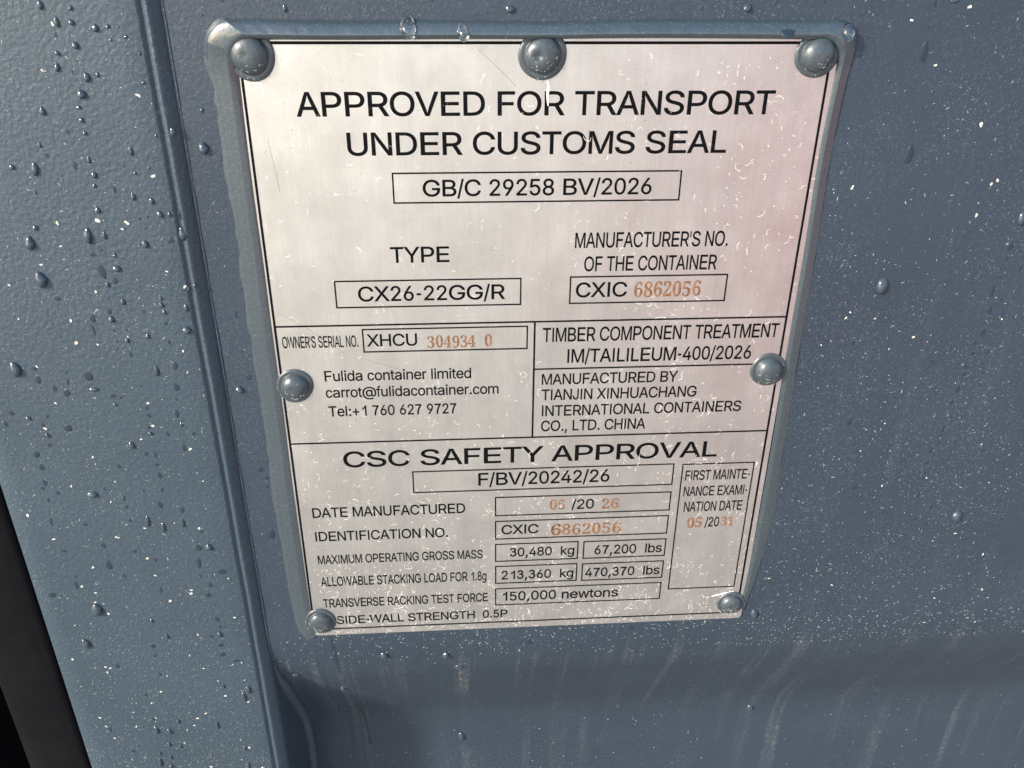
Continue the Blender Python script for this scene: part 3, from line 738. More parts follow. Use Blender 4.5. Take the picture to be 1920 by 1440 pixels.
# ---- rivets
def rivet(cx, cz, R, dome, dimple, label, skew=(0, 0)):
    prof = [(1.0, 0.35), (1.005, -0.25), (0.985, -0.62), (0.93, -0.86), (0.86, -0.92), (0.80, -0.86), (0.765, -0.80)]
    nb = 12
    for k in range(nb + 1):
        a = math.pi / 2 * k / nb
        prof.append((0.745 * math.cos(a) ** 0.85 if k < nb else 0.0, -0.85 - dome * math.sin(a)))
    seg = 48
    v, f = [], []
    for j, (r, y) in enumerate(prof[:-1]):
        for k in range(seg):
            a = 2 * math.pi * k / seg
            rr = r * R * (1 + 0.018 * math.sin(2 * a + cx) + 0.012 * math.sin(3 * a + cz))
            x, z = rr * math.cos(a), rr * math.sin(a)
            yy = y
            if r < 0.76:
                for dx, dz, dr, dd in dimple:
                    d = math.hypot(x - dx * R, z - dz * R) / (dr * R)
                    if d < 1.9:
                        yy += dd * math.exp(-(d * 1.25) ** 2 * 1.2)
                yy += 0.10 * noise.noise(Vector((x * .45 + cx, 3.0, z * .45 + cz)))
            up = max(0.0, -0.85 - y) / max(dome, .1)
            v.append((cx + x + skew[0] * up, yy, cz + z + skew[1] * up))
    n = len(prof) - 1
    v.append((cx + skew[0], prof[-1][1] + sum(dd * math.exp(-((math.hypot(dx, dz) / dr) * 1.25) ** 2 * 1.2) for dx, dz, dr, dd in dimple), cz + skew[1]))
    for j in range(n - 1):
        for k in range(seg):
            a, b = j * seg + k, j * seg + (k + 1) % seg
            f.append((a, b, b + seg, a + seg))
    for k in range(seg):
        f.append(((n - 1) * seg + k, (n - 1) * seg + (k + 1) % seg, len(v) - 1))
    o = plate_part('rivet', v, f, M_RIVET, True)
    o['label'] = label
rivet(-96.4, 124.3, 8.3, 3.4, [(-.12, .02, .20, .35)], 'painted dome rivet at the top left corner of the plate, faint dimple')
rivet(0.4, 124.2, 8.15, 3.0, [(-.20, -.02, .24, 1.05)], 'painted dome rivet at the middle of the top edge with a deep round dimple')
rivet(95.0, 124.2, 7.7, 3.8, [], 'smooth painted dome rivet at the top right corner of the plate')
rivet(-95.0, 0.6, 7.3, 3.4, [(-.1, 0, .2, .25)], 'painted dome rivet on the left edge beside the company name')
rivet(96.0, 2.8, 7.4, 3.6, [(.02, -.62, .14, .3)], 'painted dome rivet on the right edge with flaking paint below')
rivet(-96.6, -122.8, 7.2, 2.9, [(.10, -.05, .20, -.55), (.10, -.05, .42, .35)], 'pale painted rivet at the bottom left corner with a raised nipple')
rivet(96.3, -121.8, 6.6, 2.8, [(-.05, -.12, .24, .75)], 'dusty painted rivet at the bottom right corner with a round dimple')

# ------------------------------------------------------------------ sealant bead round the plate
OUT_ = [(-104.2, -134.6), (-107.8, -125), (-109.2, -95), (-110.0, -60), (-109.5, -20), (-109.9, 25), (-109.6, 55), (-109.9, 90), (-110.4, 112), (-111.0, 122.5), (-109.6, 130.5), (-104.4, 135.2), (-98, 135.3),
        (-65, 134.6), (-30, 134.9), (0, 134.5), (25, 135.1), (55, 135.2), (92, 134.9), (101.0, 135.2), (106.6, 132.6), (108.5, 126.5), (107.6, 114), (106.9, 88), (107.7, 51), (108.3, 10), (109.2, -40), (109.8, -69), (107.4, -105), (103.6, -127)]
IN_ = [(-99.5, -131.5), (-100.3, -122), (-100.9, -95), (-101.1, -60), (-101.0, -20), (-101.0, 25), (-100.9, 55), (-101.0, 90), (-100.8, 112), (-100.5, 120.5), (-98.5, 126.0), (-95.0, 128.7), (-90, 128.9),
       (-65, 128.9), (-30, 129.0), (0, 129.1), (25, 129.3), (55, 129.3), (88, 129.0), (96.5, 128.6), (100.6, 126.3), (102.3, 121.5), (102.4, 114), (101.8, 88), (102.4, 51), (102.6, 10), (102.9, -40), (102.9, -69), (102.3, -105), (101.2, -125)]
HT = [0.2, .4, .5, .55, .55, .55, .6, .6, .9, 1.7, 2.9, 3.5, 3.4, 3.3, 3.3, 3.3, 3.2, 3.1, 3.0, 2.9, 2.7, 1.7, .8, .55, .5, .5, .45, .45, .4, .2]
P_ = catmull([(a[0], a[1], b[0], b[1], h) for a, b, h in zip(OUT_, IN_, HT)], 26)
CS_LOW = [(0, 1.0, 0), (.05, .80, .06), (.12, .58, .30), (.17, .50, .22), (.32, .30, .36), (.46, .14, .62), (.54, .08, .60), (.64, 0, .86), (.70, 0, 1.0), (.75, 0, .82), (.86, 0, .70), (.95, 0, .30), (1.0, 0, .02)]
CS_TOP = [(0, 1.0, 0), (.02, .5, .18), (.06, .12, .36), (.14, 0, .55), (.26, 0, .72), (.42, 0, .86), (.56, 0, .95), (.66, 0, 1.0), (.74, 0, .99), (.80, 0, .84), (.88, 0, .80), (.96, 0, .46), (1.0, 0, .03)]
v_, f_ = [], []
nc = len(CS_LOW)
for i, (ox, oz, ix, iz, h) in enumerate(P_):
    tp = min(1.0, max(0.0, (h - 1.3) / 1.3))
    n1 = noise.noise(Vector((ox * .07, 2.0, oz * .07)))
    n2 = noise.noise(Vector((ox * .02 + 4, 7.0, oz * .02)))
    n3 = noise.noise(Vector((ox * .25 + 4, 17.0, oz * .25)))
    for k in range(nc):
        t = CS_LOW[k][0] * (1 - tp) + CS_TOP[k][0] * tp
        base = CS_LOW[k][1] * (1 - tp) + CS_TOP[k][1] * tp
        hh = CS_LOW[k][2] * (1 - tp) + CS_TOP[k][2] * tp
        t2 = t
        if k == 0: t2 = -0.02 + 0.10 * n1 * (1 - 0.5 * tp) + 0.05 * n3
        if k == nc - 1: t2 = 1.0 + 0.035 * n2
        tm = t + (0.03 * n2 if 0 < k < nc - 1 else 0)
        tt = t2 if k in (0, nc - 1) else tm
        y = base * (PANEL_Y - 0.03) - (h * (1 + 0.10 * n1 * (0.4 + 0.6 * tp) + 0.05 * n3)) * hh - 0.05 * (1 - base)
        v_.append((ox + (ix - ox) * tt, y, oz + (iz - oz) * tt))
for i in range(len(P_) - 1):
    for k in range(nc - 1):
        a = i * nc + k
        f_.append((a, a + 1, a + nc + 1, a + nc))
f_.append(tuple(range(nc)))
f_.append(tuple(reversed(range((len(P_) - 1) * nc, len(P_) * nc))))
seal = mesh('sealant_bead', [(x * MM, y * MM, z * MM + 0.132) for x, y, z in v_], f_, M_SEAL, None, True)
seal.location = (0, 0, -0.132)
tag(seal, 'grey blue painted sealant bead running round the top and both sides of the plate', 'sealant')

def seal_y(x, z):
    best, yy = 1e9, 0
    for p in v_:
        d = (p[0] - x) ** 2 + (p[2] - z) ** 2
        if d < best: best, yy = d, p[1]
    return yy

# ------------------------------------------------------------------ water drops
def drop_mesh(w, h, dome, rnd, tail):
    seg, rings = 20, 6
    v, f = [], []
    ph = [rnd.uniform(0, 6.28) for _ in range(4)]
    am = [rnd.uniform(0, .10), rnd.uniform(0, .07), rnd.uniform(0, .05)]
    tilt = rnd.uniform(-.25, .25)
    def outline(a):
        r = 1 + am[0] * math.sin(2 * a + ph[0]) + am[1] * math.sin(3 * a + ph[1]) + am[2] * math.sin(5 * a + ph[2])
        s = math.sin(a)
        px = math.cos(a) * r * (1 - tail * max(0, s) * 0.75)
        pz = s * r
        return px * w / 2 + tilt * pz * w * .3, pz * h / 2
    for j in range(rings):
        t = j / rings                       # 0 rim, towards the crown
        rr = math.cos(t * math.pi / 2)
        up = math.sin(t * math.pi / 2)
        for k in range(seg):
            ox, oz = outline(2 * math.pi * k / seg)
            # water gathers low in the drop
            v.append((ox * rr, -dome * up * (1.0 - 0.25 * (oz * rr) / (h / 2)), oz * rr - (1 - rr) * h * 0.10))
    v.append((0, -dome, -h * 0.10))
    for k in range(seg):                    # skirt just under the paint
        ox, oz = outline(2 * math.pi * k / seg)
        v.append((ox, 0.06, oz))
    v.append((0, 0.06, 0))
    top, sk = rings * seg, rings * seg + 1
    for j in range(rings - 1):
        for k in range(seg):
            a, b = j * seg + k, j * seg + (k + 1) % seg
            f.append((a, b, b + seg, a + seg))
    for k in range(seg):
        b = (k + 1) % seg
        f.append(((rings - 1) * seg + k, (rings - 1) * seg + b, top))
        f.append((sk + k, k, b, sk + b) if False else (k, sk + k, sk + b, b))
        f.append((sk + b, sk + k, sk + seg))
    return [(x * MM, y * MM, z * MM) for x, y, z in v], f

DROPS = [(lambda a: (float(a[0]), float(a[1]), float(a[2]), float(a[3]), a[4]))(s.split(',')) for s in """-158.9,139.5,1.9,2.8,d -149.8,138.6,1.4,1.5,d -150.5,134.4,1.9,1.8,d -155,134.5,1.6,3.2,d -156.2,130.8,1.4,2.4,f -143.4,132.7,1.9,2.4,d -139.5,133.2,1.6,1.3,d -136.2,133,0.7,0.6,d -134.5,130.1,1.2,1.1,d -139.4,129.1,0.8,0.8,d -150.8,127.5,2.2,2.3,d -156.9,125.2,1.6,1.6,d -158,120.8,2,2.5,d -153.5,119.6,1.2,1.9,f -149.3,117.7,2.2,3.1,d -145.7,118.5,1.2,1.7,d -152.1,112.4,2.9,3.1,d -131.1,125,1.1,1.2,d -131.5,116,1.3,1,d -165.9,107.1,2,2.9,d -153.9,108.2,1.6,1.4,d -153.9,104.1,1.7,1.7,d -159.2,100.4,1.5,2.6,f -153.7,99.8,1.4,1.6,d -169.4,95.9,1.3,1.7,d -153.9,95.3,0.9,1,f -167.9,92.5,1.6,2.1,f -139.9,93.7,1.5,3,d -159.3,89,1.7,3.6,f -154.4,90.8,1.4,2.3,d -180.3,88.6,1.8,1.9,d -172.9,87.9,2.4,4.6,D -153.7,85.7,2,2.3,d -134.8,88,0.8,1.1,d -139.9,86.2,1.2,1.1,d -143.1,88.7,0.8,1.5,f -154.4,81.9,1.3,1.4,d -148,80.6,1.4,3.4,f -142.1,78,1.7,2.6,d -136.1,76.3,1.7,2.2,d -155.2,73.2,1.9,2.4,d -174.8,79.6,1,1,d -116.3,93.8,3.6,4.2,D -115,106.5,1.2,1.6,d -125.1,99.9,1.9,3,d -128.2,99.9,1.8,1.8,f -130.6,98.8,0.9,1.2,d -134.1,71.5,2.1,2.4,d -130.9,71.5,1.4,1.8,d -127.1,70.8,2.5,2.9,f -177.8,67.2,2.1,1.9,d -141.4,70,1.3,1.2,f -138.6,70.6,1.1,1.2,f -160.5,64,2.9,5.6,D -154.8,64.1,1.6,2.9,d -127.6,64.1,3.1,4.9,D -181,61.6,3.4,4.9,D -141.2,60.6,2.2,2.7,d -132,62,2.5,2.4,f -147.4,66,0.9,0.9,f -139.9,66.5,1.2,1,f -157,58.7,1.5,1.3,f -160.4,57.1,2.2,1.9,f -152.7,56.6,1.4,1.3,d -138.4,57.9,0.8,0.8,f -83.7,138.4,1.4,2.4,d -110.3,136.3,0.8,0.7,d -103.2,140.6,2,0.9,f -10.6,138.4,3.2,2.4,d -36.1,140.9,1.4,1.1,f 68.9,138.8,2.7,2.5,d 133.3,140.6,1.6,1.9,f 140,141.2,3.1,1.1,d 133.3,125,2.2,7.5,f 136,89.5,3,6.5,f 110.3,124.2,2.8,2.3,f 112.6,129.5,1.3,1,f 111.4,113.4,0.6,1.1,f 185.9,64.8,2.8,4.9,d 184.8,53.8,2.5,3.3,f 53.5,138.7,1.2,1.6,f 78.6,140.7,1.2,1.4,f 94.9,140.8,1.7,1.1,f -180.4,47.9,4.1,6.2,D -158.4,50.6,2.8,5.5,f -153,51.5,2.8,2.4,d -154.5,46.9,2,2.8,f -157.5,45.4,1.6,1.9,d -176.4,40.3,2.7,2,f -153.4,38.6,1.8,2.4,d -158.2,39.8,0.9,1,f -159,34.8,1.8,2.3,f -158.9,31.6,2.2,2.5,d -165.5,32.1,2.2,3.6,f -166.3,27.5,1.4,4.7,f -146.7,34.4,1.3,1.6,f -139.5,39.8,1.2,1.6,d -139.7,37.1,1.7,1.9,d -139.2,34.1,1.4,1.9,d -139.4,29.5,1.3,1.9,f -158.8,27.1,1,1.5,f -154.1,27.1,0.9,1,f -154.9,22.9,1.7,1.9,d -147.1,24.4,1.7,2.2,d -132.2,26.6,3.1,3.2,d -131,35.7,1.6,2.9,d -126.4,44.5,1.5,1.8,d -129,43.1,1,1.5,d -139.5,21.7,1.2,2.7,f -154.7,17.1,1.3,2.6,f -158.4,22.4,0.8,1.8,f -159,19.4,0.9,1,f -139,11.7,2.3,3.5,f -146.4,9.8,2,4.2,d -198.4,11.8,3.9,6.1,D -191.4,12,2.1,2.1,f -191.2,7,2.1,3.5,f -172.2,8.1,3.4,4.3,f -180,9.9,1.3,1.5,f -180.4,5.9,1.1,2.8,f -181.9,1.1,2.8,3.4,f -186,3.3,2,2.8,f -171.5,2.4,3.6,1.9,d -164.9,-0.8,2.6,2,f -161.8,-1.5,1.6,1.4,f -164.8,-4.6,1.6,1.3,d -140.1,2.4,2.4,3.8,f -141.1,-2.7,1.1,1.3,f -153.3,3.2,0.8,1.6,f -153,-6.4,1.4,2.7,f -152.8,-10,1.8,2.1,f -153.8,-15.5,1.5,2,f -153.8,-18.2,1.8,1.8,d -147.1,-18.6,1.8,2.3,f -141.9,-9.5,2.2,3.6,f -141.1,-14.5,1.2,1.8,d -136.8,-18.8,1.7,1.8,f -141.7,-25.3,2,4.2,f -162.1,-23.4,2.4,3.3,d -157.1,-27.6,1.8,2.5,f -153.5,-28.3,1.5,3.9,f -153.9,-33.1,2,1.9,f -169,-33.4,2,2.6,f -153.7,-38.3,2.3,3.3,f -204.8,-7.2,2.1,2.5,f -199,-9.8,1.9,1.9,d -191.6,-9.1,1.5,1.6,f -208.1,-12.2,1.5,3.2,f -194.2,-13,1.2,2.3,f -185,-14.7,3.3,3.3,f -193.6,-17.7,1.8,2.1,d -193.8,-22.3,2.1,2,f -199.9,-26.5,3,3,f -199.4,-32.7,2.4,3.1,f -199.9,-40.1,2,3.8,f -201.3,-42.9,1.7,2.1,f -195.9,-45.4,1.8,2.1,f -200.4,-48.9,1.4,2.7,f -182.4,-46.7,4.3,3,d -176.8,-43.9,1.3,2.6,f -170.1,-49.1,1.9,2.7,f -161.5,-45.5,1.3,2.3,f -156.1,-53,2.5,3.8,f -169.8,-53.5,1.7,2.4,f -153.9,-45.4,1.4,3,f -147.5,-56.1,1.9,3.3,f -114.1,31.2,1.3,3.3,f -112.7,4.4,2.5,2.8,f -117,-1,3.2,3,d -113.9,-38.9,2.5,2.5,f -111.8,-43.2,2,2.3,f -112,-47.7,1.6,2,f -162.8,-61.2,1.9,5.5,d -169.8,-60.5,1.6,2.4,f -156.9,-64.5,1.9,4.7,d -148.6,-62.7,1.8,4.6,d -201.9,-59.8,1.6,4.6,f -183.4,-73.3,2.2,3,f -171.1,-76.9,1.8,2.3,f -200.2,-75.4,2.5,1.7,f -188.5,-61.9,2.2,1.7,f -183.3,-83.9,2.8,5.3,f -144,-76.2,2.7,3.8,f -139.7,-76,3.1,3.3,d -141.4,-67.7,1.9,1.9,f -145.2,-84.6,2.1,5.7,f -136.1,-89.7,4.1,3,f -113.3,-72.7,3.8,4.8,f -178,-90.1,1.5,2.8,f -163.1,-81.8,1.5,2.3,f -145.6,-91.9,1.2,2,f -142.2,-97.3,2,2.6,f -144,-102.8,2.6,2.7,f -163.9,-98.9,1.4,3.2,f -199.3,-94.4,1.8,4,f -210.8,-99.4,3.5,2.8,f -198.6,-89.6,1.2,1.6,f -193.6,-108.7,4.6,6.6,D -202.5,-128.5,3.4,5.6,D -171.2,-116.6,1.4,2.1,d -142.3,-117.3,2,3.2,f -141.7,-121.7,1.6,1.9,f -166.1,-126.3,1.6,2.6,d -142.6,-126.3,2.2,2.8,d -146.5,-127.4,1.9,2,f -173.5,-131.9,2.2,2.6,f -143.1,-132.9,2.7,2.6,f -173.6,-138,1.4,2,f -143,-138.9,2.7,2.9,f -191.6,-143.3,1.9,2.7,f -137.5,-143.3,3.6,2,f -173.3,-149.9,1.5,2.5,f -145.5,-159.2,1.3,3.3,d -134.4,-162.1,2.7,4.5,d -137,-166.9,2.3,5,d -182.2,-162.5,1.6,2.3,f -181.9,-179.4,1.3,2.7,f -170.3,-181.5,1.8,2.4,d -152.3,-185.5,1.7,4.9,d -181.6,-186.9,2.2,4.4,d -175.6,-188.2,2.2,3.2,d -177.4,-197.2,1.9,3,d -172.1,-198.9,1.5,2.3,d -141.3,-202.6,1.7,3.1,d -195.3,-200.8,2,2.5,f -182.9,-203.6,1.7,2.8,d -178.1,-206.3,1.4,2.8,d -183.9,-209.8,2.1,6,d -179.3,-213.1,2.2,2.6,d -141.2,-215.3,1.6,4.8,d -203.2,-184.6,1.7,4.4,f -113.6,-163.2,3.6,2.3,d -69.1,-148.5,3.9,3.5,d -39.7,-150.7,3.6,4.4,d -33.6,-161.7,4,2.7,d -10.6,-167.9,3,1.7,f -33.6,-259.1,3.7,6,d 49.2,-135.9,3.6,3,f 0.4,-143.2,2.9,4.2,f -38.6,-180.3,2.4,1.9,f -93.4,-186,3.2,3.3,d 196.2,-75.6,4.3,5.6,D 136.5,-244.8,3.9,5.1,d 153.3,-86.5,1.9,2.7,f 182.9,-80.1,1.2,3.1,f 176.7,-76.8,1.9,1.8,f 109,-130.1,3.5,5.1,d 136.5,38.4,4.3,6,D 184.9,48.5,1,1.6,f 191.5,44.5,1.6,1.8,f 183.9,40.6,1.2,2.3,f 182.8,35.3,1.6,5.3,f 187.5,31.4,0.7,1.5,f 189.8,29.6,1.3,1.4,d 183.9,26.6,1.6,3.8,f 189.8,24.8,0.9,3.9,f 183.6,17.2,2,3.8,f 181.5,12.4,1.5,1.8,f 181.9,8.2,1.7,3.1,f 180.2,1.5,2.2,2.2,f 180.4,-2.1,1.7,3,f 188.2,0.4,0.9,1.2,f 188.7,-1.5,1.2,1.7,f 189.1,-7.2,1.1,2.4,f 179.7,-9.1,1.9,3.3,f 178.7,-15.5,1.7,2.4,f 178.9,-22,1.7,2.1,d 178.1,-28.5,1.3,4,f 177.8,-31.9,1.1,1.8,f 175.2,-39.5,1.9,2.6,f 178.1,-35.7,1,1.5,f 175.1,-45.9,1.8,2.5,f 175.2,-51.4,1.5,1.9,f 175,-54,2.1,1.9,f 199.3,-40.6,2,1.9,f 185.1,-35.5,2.4,1.3,f 184.9,-39.6,1.1,1.9,f 129.7,13.5,1.8,2.4,f 135.6,-24,2.2,4.1,f 144.4,-57.9,3.1,2.7,f 182.9,-70.1,1.9,3,f 165.5,4.1,3.1,1.2,f 175.2,-63.4,2.5,2,f 188.4,8,1.1,1.3,f 185.4,-48.9,1,2.1,f""".split()]
UNIQUE = {   # (x, z) of the large drops that can be told apart
    (-172.9, 87.9): 'long clear drop near the upper left of the frame, alone beside a cream chip',
    (-116.3, 93.8): 'clear teardrop between the groove and the upper left bead of sealant',
    (-160.5, 64.0): 'tall bright water drop on the frame beside a thinner one',
    (-127.6, 64.1): 'large clear drop lying right on the welded groove',
    (-181.0, 61.6): 'broad bright water drop with a wet skirt near the left edge, upper of two',
    (-180.4, 47.9): 'biggest round glossy drop on the frame, near the left edge of the photo',
    (-198.4, 11.8): 'long slanting drop with a thin tail at the far left of the frame',
    (-193.6, -108.7): 'big pale clear drop low on the frame, right of the rubber gasket',
    (-202.5, -128.5): 'pale oval drop low on the frame, just below the big glinting one',
    (196.2, -75.6): 'square ended clear drop alone on the right hand panel, level with the date box',
    (136.5, 38.4): 'curled clear drop alone on the panel right of the TIMBER line',
}
rnd = random.Random(11)
for x, z, w, h, k in DROPS:
    y, n = surf(x, z)
    dome = {'d': 0.46, 'D': 0.46, 'f': 0.07}[k] * min(w, h)
    big = 1.06 if k != 'f' else 1.0
    wv, wf = drop_mesh(w * big, h * big, dome, rnd, rnd.uniform(0.05, .42) if k != 'f' else rnd.uniform(0, .5))
    o = mesh('water_drop' if k != 'f' else 'wet_spot', wv, wf, M_DROP if k != 'f' else M_WET, None, True)
    zaxis = Vector((0, 0, 1)); yaxis = -n
    xaxis = yaxis.cross(zaxis).normalized(); zaxis = xaxis.cross(yaxis).normalized()
    mt = Matrix.Identity(4)
    for i in range(3):
        mt[i][0], mt[i][1], mt[i][2] = xaxis[i], yaxis[i], zaxis[i]
    mt.translation = Vector((x, y, z)) * MM
    o.matrix_world = mt
    if (x, z) in UNIQUE:
        tag(o, UNIQUE[(x, z)], 'water drop', 'large water drops on the door')
        continue
    if k == 'f':
        where = ('on the frame left of the groove' if x < -130 else 'in the welded groove' if x < -119 else
                 'between groove and plate' if x < -100 and z > -140 else 'on the panel right of the plate' if x > 100 else
                 'on the panel above the plate' if z > 130 else 'on the panel below the plate')
        tag(o, 'small flat dark wet spot ' + where, 'wet spot', 'flat wet spots ' + where)
    else:
        where = ('on the upper part of the frame left of the groove' if x < -130 and z > 40 else 'on the middle part of the frame left of the groove' if x < -130 and z > -70 else
                 'on the lowest part of the frame left of the groove' if x < -130 else 'on the welded groove' if x < -119 else
                 'between groove and plate' if x < -100 and z > -140 else 'on the panel right of the plate' if x > 100 else
                 'on the panel above the plate' if z > 130 else 'on the panel below the plate')
        tag(o, 'small clear water drop ' + where, 'water drop', 'small water drops ' + where)

# the big drops hanging on the sealant
for x, z, w, h, lab in ((-44.0, 133.0, 6.2, 7.2, 'large clear drop hanging on the top bead of sealant, left of its neighbour'),
                        (-26.3, 131.6, 4.3, 6.0, 'large clear drop hanging on the top bead of sealant, nearer the middle rivet'),
                        (103.6, 131.8, 4.6, 6.6, 'clear drop on the corner of the sealant above the top right rivet')):
    y = seal_y(x, z)
    wv, wf = drop_mesh(w, h, 1.9, rnd, .4)
    o = mesh('water_drop', wv, wf, M_WATER, None, True)
    o.rotation_euler = (math.radians(-24), 0, 0)
    o.location = (x * MM, (y + 0.25) * MM, z * MM)
    tag(o, lab, 'water drop', 'large water drops on the sealant')

# one run of water down the panel under the plate
tp = catmull([(-93.0, -133.5), (-92.6, -145), (-92.0, -158), (-90.4, -176), (-89.6, -190), (-88.6, -206), (-88.0, -224), (-87.2, -240), (-86.4, -262)], 8)
v, f = [], []
for i, (x, z) in enumerate(tp):
    w = 1.0 + 0.5 * noise.noise(Vector((3.0, 8.8, z * .12))) + 0.35 * noise.noise(Vector((3.0, 1.8, z * .4)))
    y, n = surf(x, z)
    for s, hgt in ((-1, -0.02), (-.6, .03), (0, .05), (.6, .03), (1, -0.02)):
        p = Vector((x + s * w, y, z)) + n * hgt
        v.append((p.x * MM, p.y * MM, p.z * MM))
for i in range(len(tp) - 1):
    for k in range(4):
        a = 5 * i + k
        f.append((a, a + 1, a + 6, a + 5))
o = mesh('water_trickle', v, f, M_WET, None, True)
tag(o, 'thin dark trickle of water running down the panel from the bottom left rivet', 'water trickle')

# dark wet patch soaking the top bead near its right end
wv, wf = drop_mesh(5.4, 5.6, 0.25, rnd, .2)
o = mesh('wet_spot', wv, wf, M_WET, None, True)
o.rotation_euler = (math.radians(-42), 0, 0)
o.location = (82.6 * MM, (seal_y(82.6, 132.4) + 0.15) * MM, 132.4 * MM)
tag(o, 'dark wet patch across the top bead of sealant near its right end', 'wet spot')

# lime runs and a paint crumb
for pts, w in (([(2.2, 116.0), (2.6, 113.5), (2.4, 111.0), (2.7, 107.5)], 0.9), ([(-94.6, 116.2), (-93.6, 113.6), (-94.2, 110.2)], 0.6), ([(-96.8, 116.4), (-95.6, 115.0), (-94.4, 115.8)], 0.5), ([(97.0, -114.8), (90, -116.5), (86.5, -117.5)], 0.8)):
    vv_, ff_ = ribbon(catmull(pts, 5), w, -0.10)
    plate_part('lime_run', vv_, ff_, M_RESIDUE)

# ------------------------------------------------------------------ dust flecks (uncountable)
def flecks(name, n, sampler, material, label, cat, chips=0.0):
    rr = random.Random(hash(name) % 1000 if False else len(name) * 31)
    v, f, mi = [], [], []
    for _ in range(n):
        s = sampler(rr)
        if s is None: continue
        x, z, L, w, curl, big = s
        y, nn = surf(x, z) if big != 'plate' else (0.0, Vector((0, -1, 0)))
        t1 = Vector((1, 0, 0)); t2 = t1.cross(nn).normalized()
        if t2.z < 0: t2 = -t2
        a = rr.uniform(0, 6.28) if curl >= 0 else rr.gauss(0, .5)
        curl = abs(curl) * rr.choice((-1, 1))
        segs = 3 if L < 1.2 else 7
        P = [(0.0, 0.0)]
        for k in range(segs):
            a += curl * rr.uniform(.3, 1.3) / segs * 2
            if segs > 4 and rr.random() < .3: a += rr.uniform(-1.2, 1.2)
            P.append((P[-1][0] + math.cos(a) * L / segs, P[-1][1] + math.sin(a) * L / segs))
        o = len(v)
        lift = 0.05 if big != 'plate' else 0.012 if rr.random() < .8 or not (z > 62 or -48 < z < -32) else 0.085
        for i, (u, q) in enumerate(P):
            A = P[max(0, i - 1)]; B = P[min(segs, i + 1)]
            du, dq = B[0] - A[0], B[1] - A[1]
            l = math.hypot(du, dq) or 1
            k = w * (0.35 + rr.uniform(0.2, .9) * math.sin(math.pi * (i + .5) / (segs + 1)))
            for sgn in (1, -1):
                uu, qq = u - dq / l * k / 2 * sgn, q + du / l * k / 2 * sgn
                p = Vector((x, y, z)) + t1 * uu + t2 * qq + nn * (lift + (0.05 if big != 'plate' else 0.03) * rr.random())
                v.append((p.x * MM, p.y * MM, p.z * MM))
        for i in range(segs):
            f.append((o + 2 * i, o + 2 * i + 1, o + 2 * i + 3, o + 2 * i + 2))
    ob = mesh(name, v, f, material)
    return tag(ob, label, cat, kind='stuff')

def on_plate(x, z): return -111 < x < 110 and -133 < z < 136
def s_frame(r):
    z = -225 + 370 * r.random() ** 2.1
    x = r.uniform(-217, -130)
    L = r.uniform(.25, .75) if r.random() < .9 else r.uniform(.8, 1.7)
    return x, z, L, r.uniform(.10, .24), .5, None
def s_panel(r):
    x = r.uniform(101, 300) if r.random() < .72 else r.uniform(-119, 300)
    z = r.uniform(-153, 142) if r.random() < .5 else -153 + 230 * r.random() ** 1.6
    if on_plate(x, z): return None
    L = r.uniform(.3, .9) if r.random() < .88 else r.uniform(.9, 1.8)
    return x, z, L, r.uniform(.12, .28), .5, None
def s_under(r):
    x = r.uniform(-119, 280); z = -134 - 20 * r.random() ** 1.4
    return x, z, r.uniform(.3, 1.3), r.uniform(.12, .34), .9, None
def s_low(r):
    x = r.uniform(-112, 330); z = r.uniform(-330, -150)
    L = r.uniform(.4, .8)
    return x, z, L, L * r.uniform(.5, .85), .1, None
def s_chip(r):
    if r.random() < .62:
        x, z = r.uniform(-216, -122), -225 + 360 * r.random() ** 1.6
    else:
        x, z = r.uniform(112, 300), r.uniform(-150, 142)
    if -130 < x < -119: x = -135
    L = r.uniform(.7, 1.5) * (1.35 if z > 60 else 1)
    return x, z, L, L * r.uniform(.4, .8), .3, None
def s_plate(r):
    z = -131 + 256 * r.random() ** 1.7
    x = r.uniform(-100, 102)
    if z > 0 and r.random() < .4 and x < 30: return None
    cl = noise.noise(Vector((x * .055, 11.0, z * .055))) + 0.5 * noise.noise(Vector((x * .16, 4.0, z * .16)))
    if cl < r.uniform(-.45, .35): return None                  # gathers in clouds
    L = .3 + r.expovariate(1.3) if r.random() < .85 else r.uniform(1.8, 5.0)
    L = min(L, 5.0)
    return x, z, L, r.uniform(.08, .20), 1.6, 'plate'
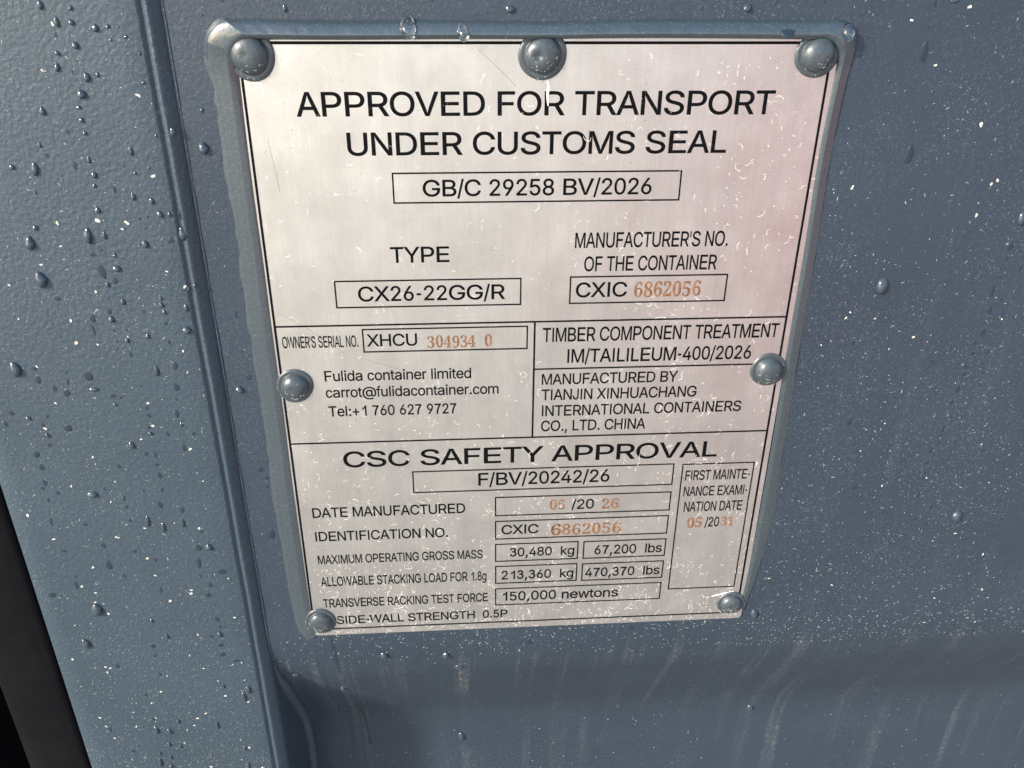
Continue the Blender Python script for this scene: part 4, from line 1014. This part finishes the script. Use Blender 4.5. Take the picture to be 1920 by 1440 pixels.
RIVETS = [(-96.4, 124.3, 8.3, 3.4, 22), (0.4, 124.2, 8.15, 3.0, 34), (95.0, 124.2, 7.7, 3.8, 20), (-95.0, 0.6, 7.3, 3.4, 40), (96.0, 2.8, 7.4, 3.6, 55), (-96.6, -122.8, 7.2, 2.9, 80), (96.3, -121.8, 6.6, 2.8, 80)]
def rivet_grime():
    rr = random.Random(5)
    v, f = [], []
    for cx, cz, R, dome, n in RIVETS:
        for _ in range(n):
            on = rr.random() < .6
            a = rr.gauss(-math.pi / 2, .8)
            r = R * (rr.uniform(.25, .98) if on else rr.uniform(1.0, 1.16))
            L, w = rr.uniform(.25, 1.0), rr.uniform(.08, .24)
            d = a + math.pi / 2 + rr.gauss(0, .5)
            o = len(v)
            for i in range(4):
                u = (i / 3 - .5) * L
                px, pz = r * math.cos(a) + u * math.cos(d), r * math.sin(a) + u * math.sin(d)
                q = math.hypot(px, pz) / R
                y = -0.98 if q < 1 else -0.12
                if q < .745: y = -0.93 - dome * math.sqrt(max(0, 1 - (q / .745) ** 2.3))
                k = w * (.35 + rr.random() * .8)
                nx, nz = -math.sin(d), math.cos(d)
                v += [((cx + px + nx * k / 2) * MM, (y - .06) * MM, (cz + pz + nz * k / 2) * MM), ((cx + px - nx * k / 2) * MM, (y - .06) * MM, (cz + pz - nz * k / 2) * MM)]
            for i in range(3):
                f.append((o + 2 * i, o + 2 * i + 1, o + 2 * i + 3, o + 2 * i + 2))
    tag(mesh('dried_residue', v, f, M_DUST), 'white crusts of dried residue on and under the rivets', 'residue', kind='stuff')
rivet_grime()
flecks('dust_flecks', 1900, s_frame, M_DUST, 'fine pale dust flecks scattered over the frame left of the groove', 'dust')
flecks('dust_flecks', 2300, s_panel, M_DUST, 'fine pale dust flecks scattered over the panel right of the plate', 'dust')
flecks('dust_flecks', 480, s_under, M_DUST, 'dense pale dust just below the bottom edge of the plate', 'dust')
flecks('grit', 300, s_low, M_DUST, 'white specks of grit on the recessed lower panel', 'grit')
flecks('grit', 190, s_chip, M_CHIP, 'cream chips of grit stuck on the frame and right hand panel', 'grit')
flecks('dried_residue', 4600, s_plate, M_RESIDUE, 'thin white curls of dried residue over the metal plate', 'residue')
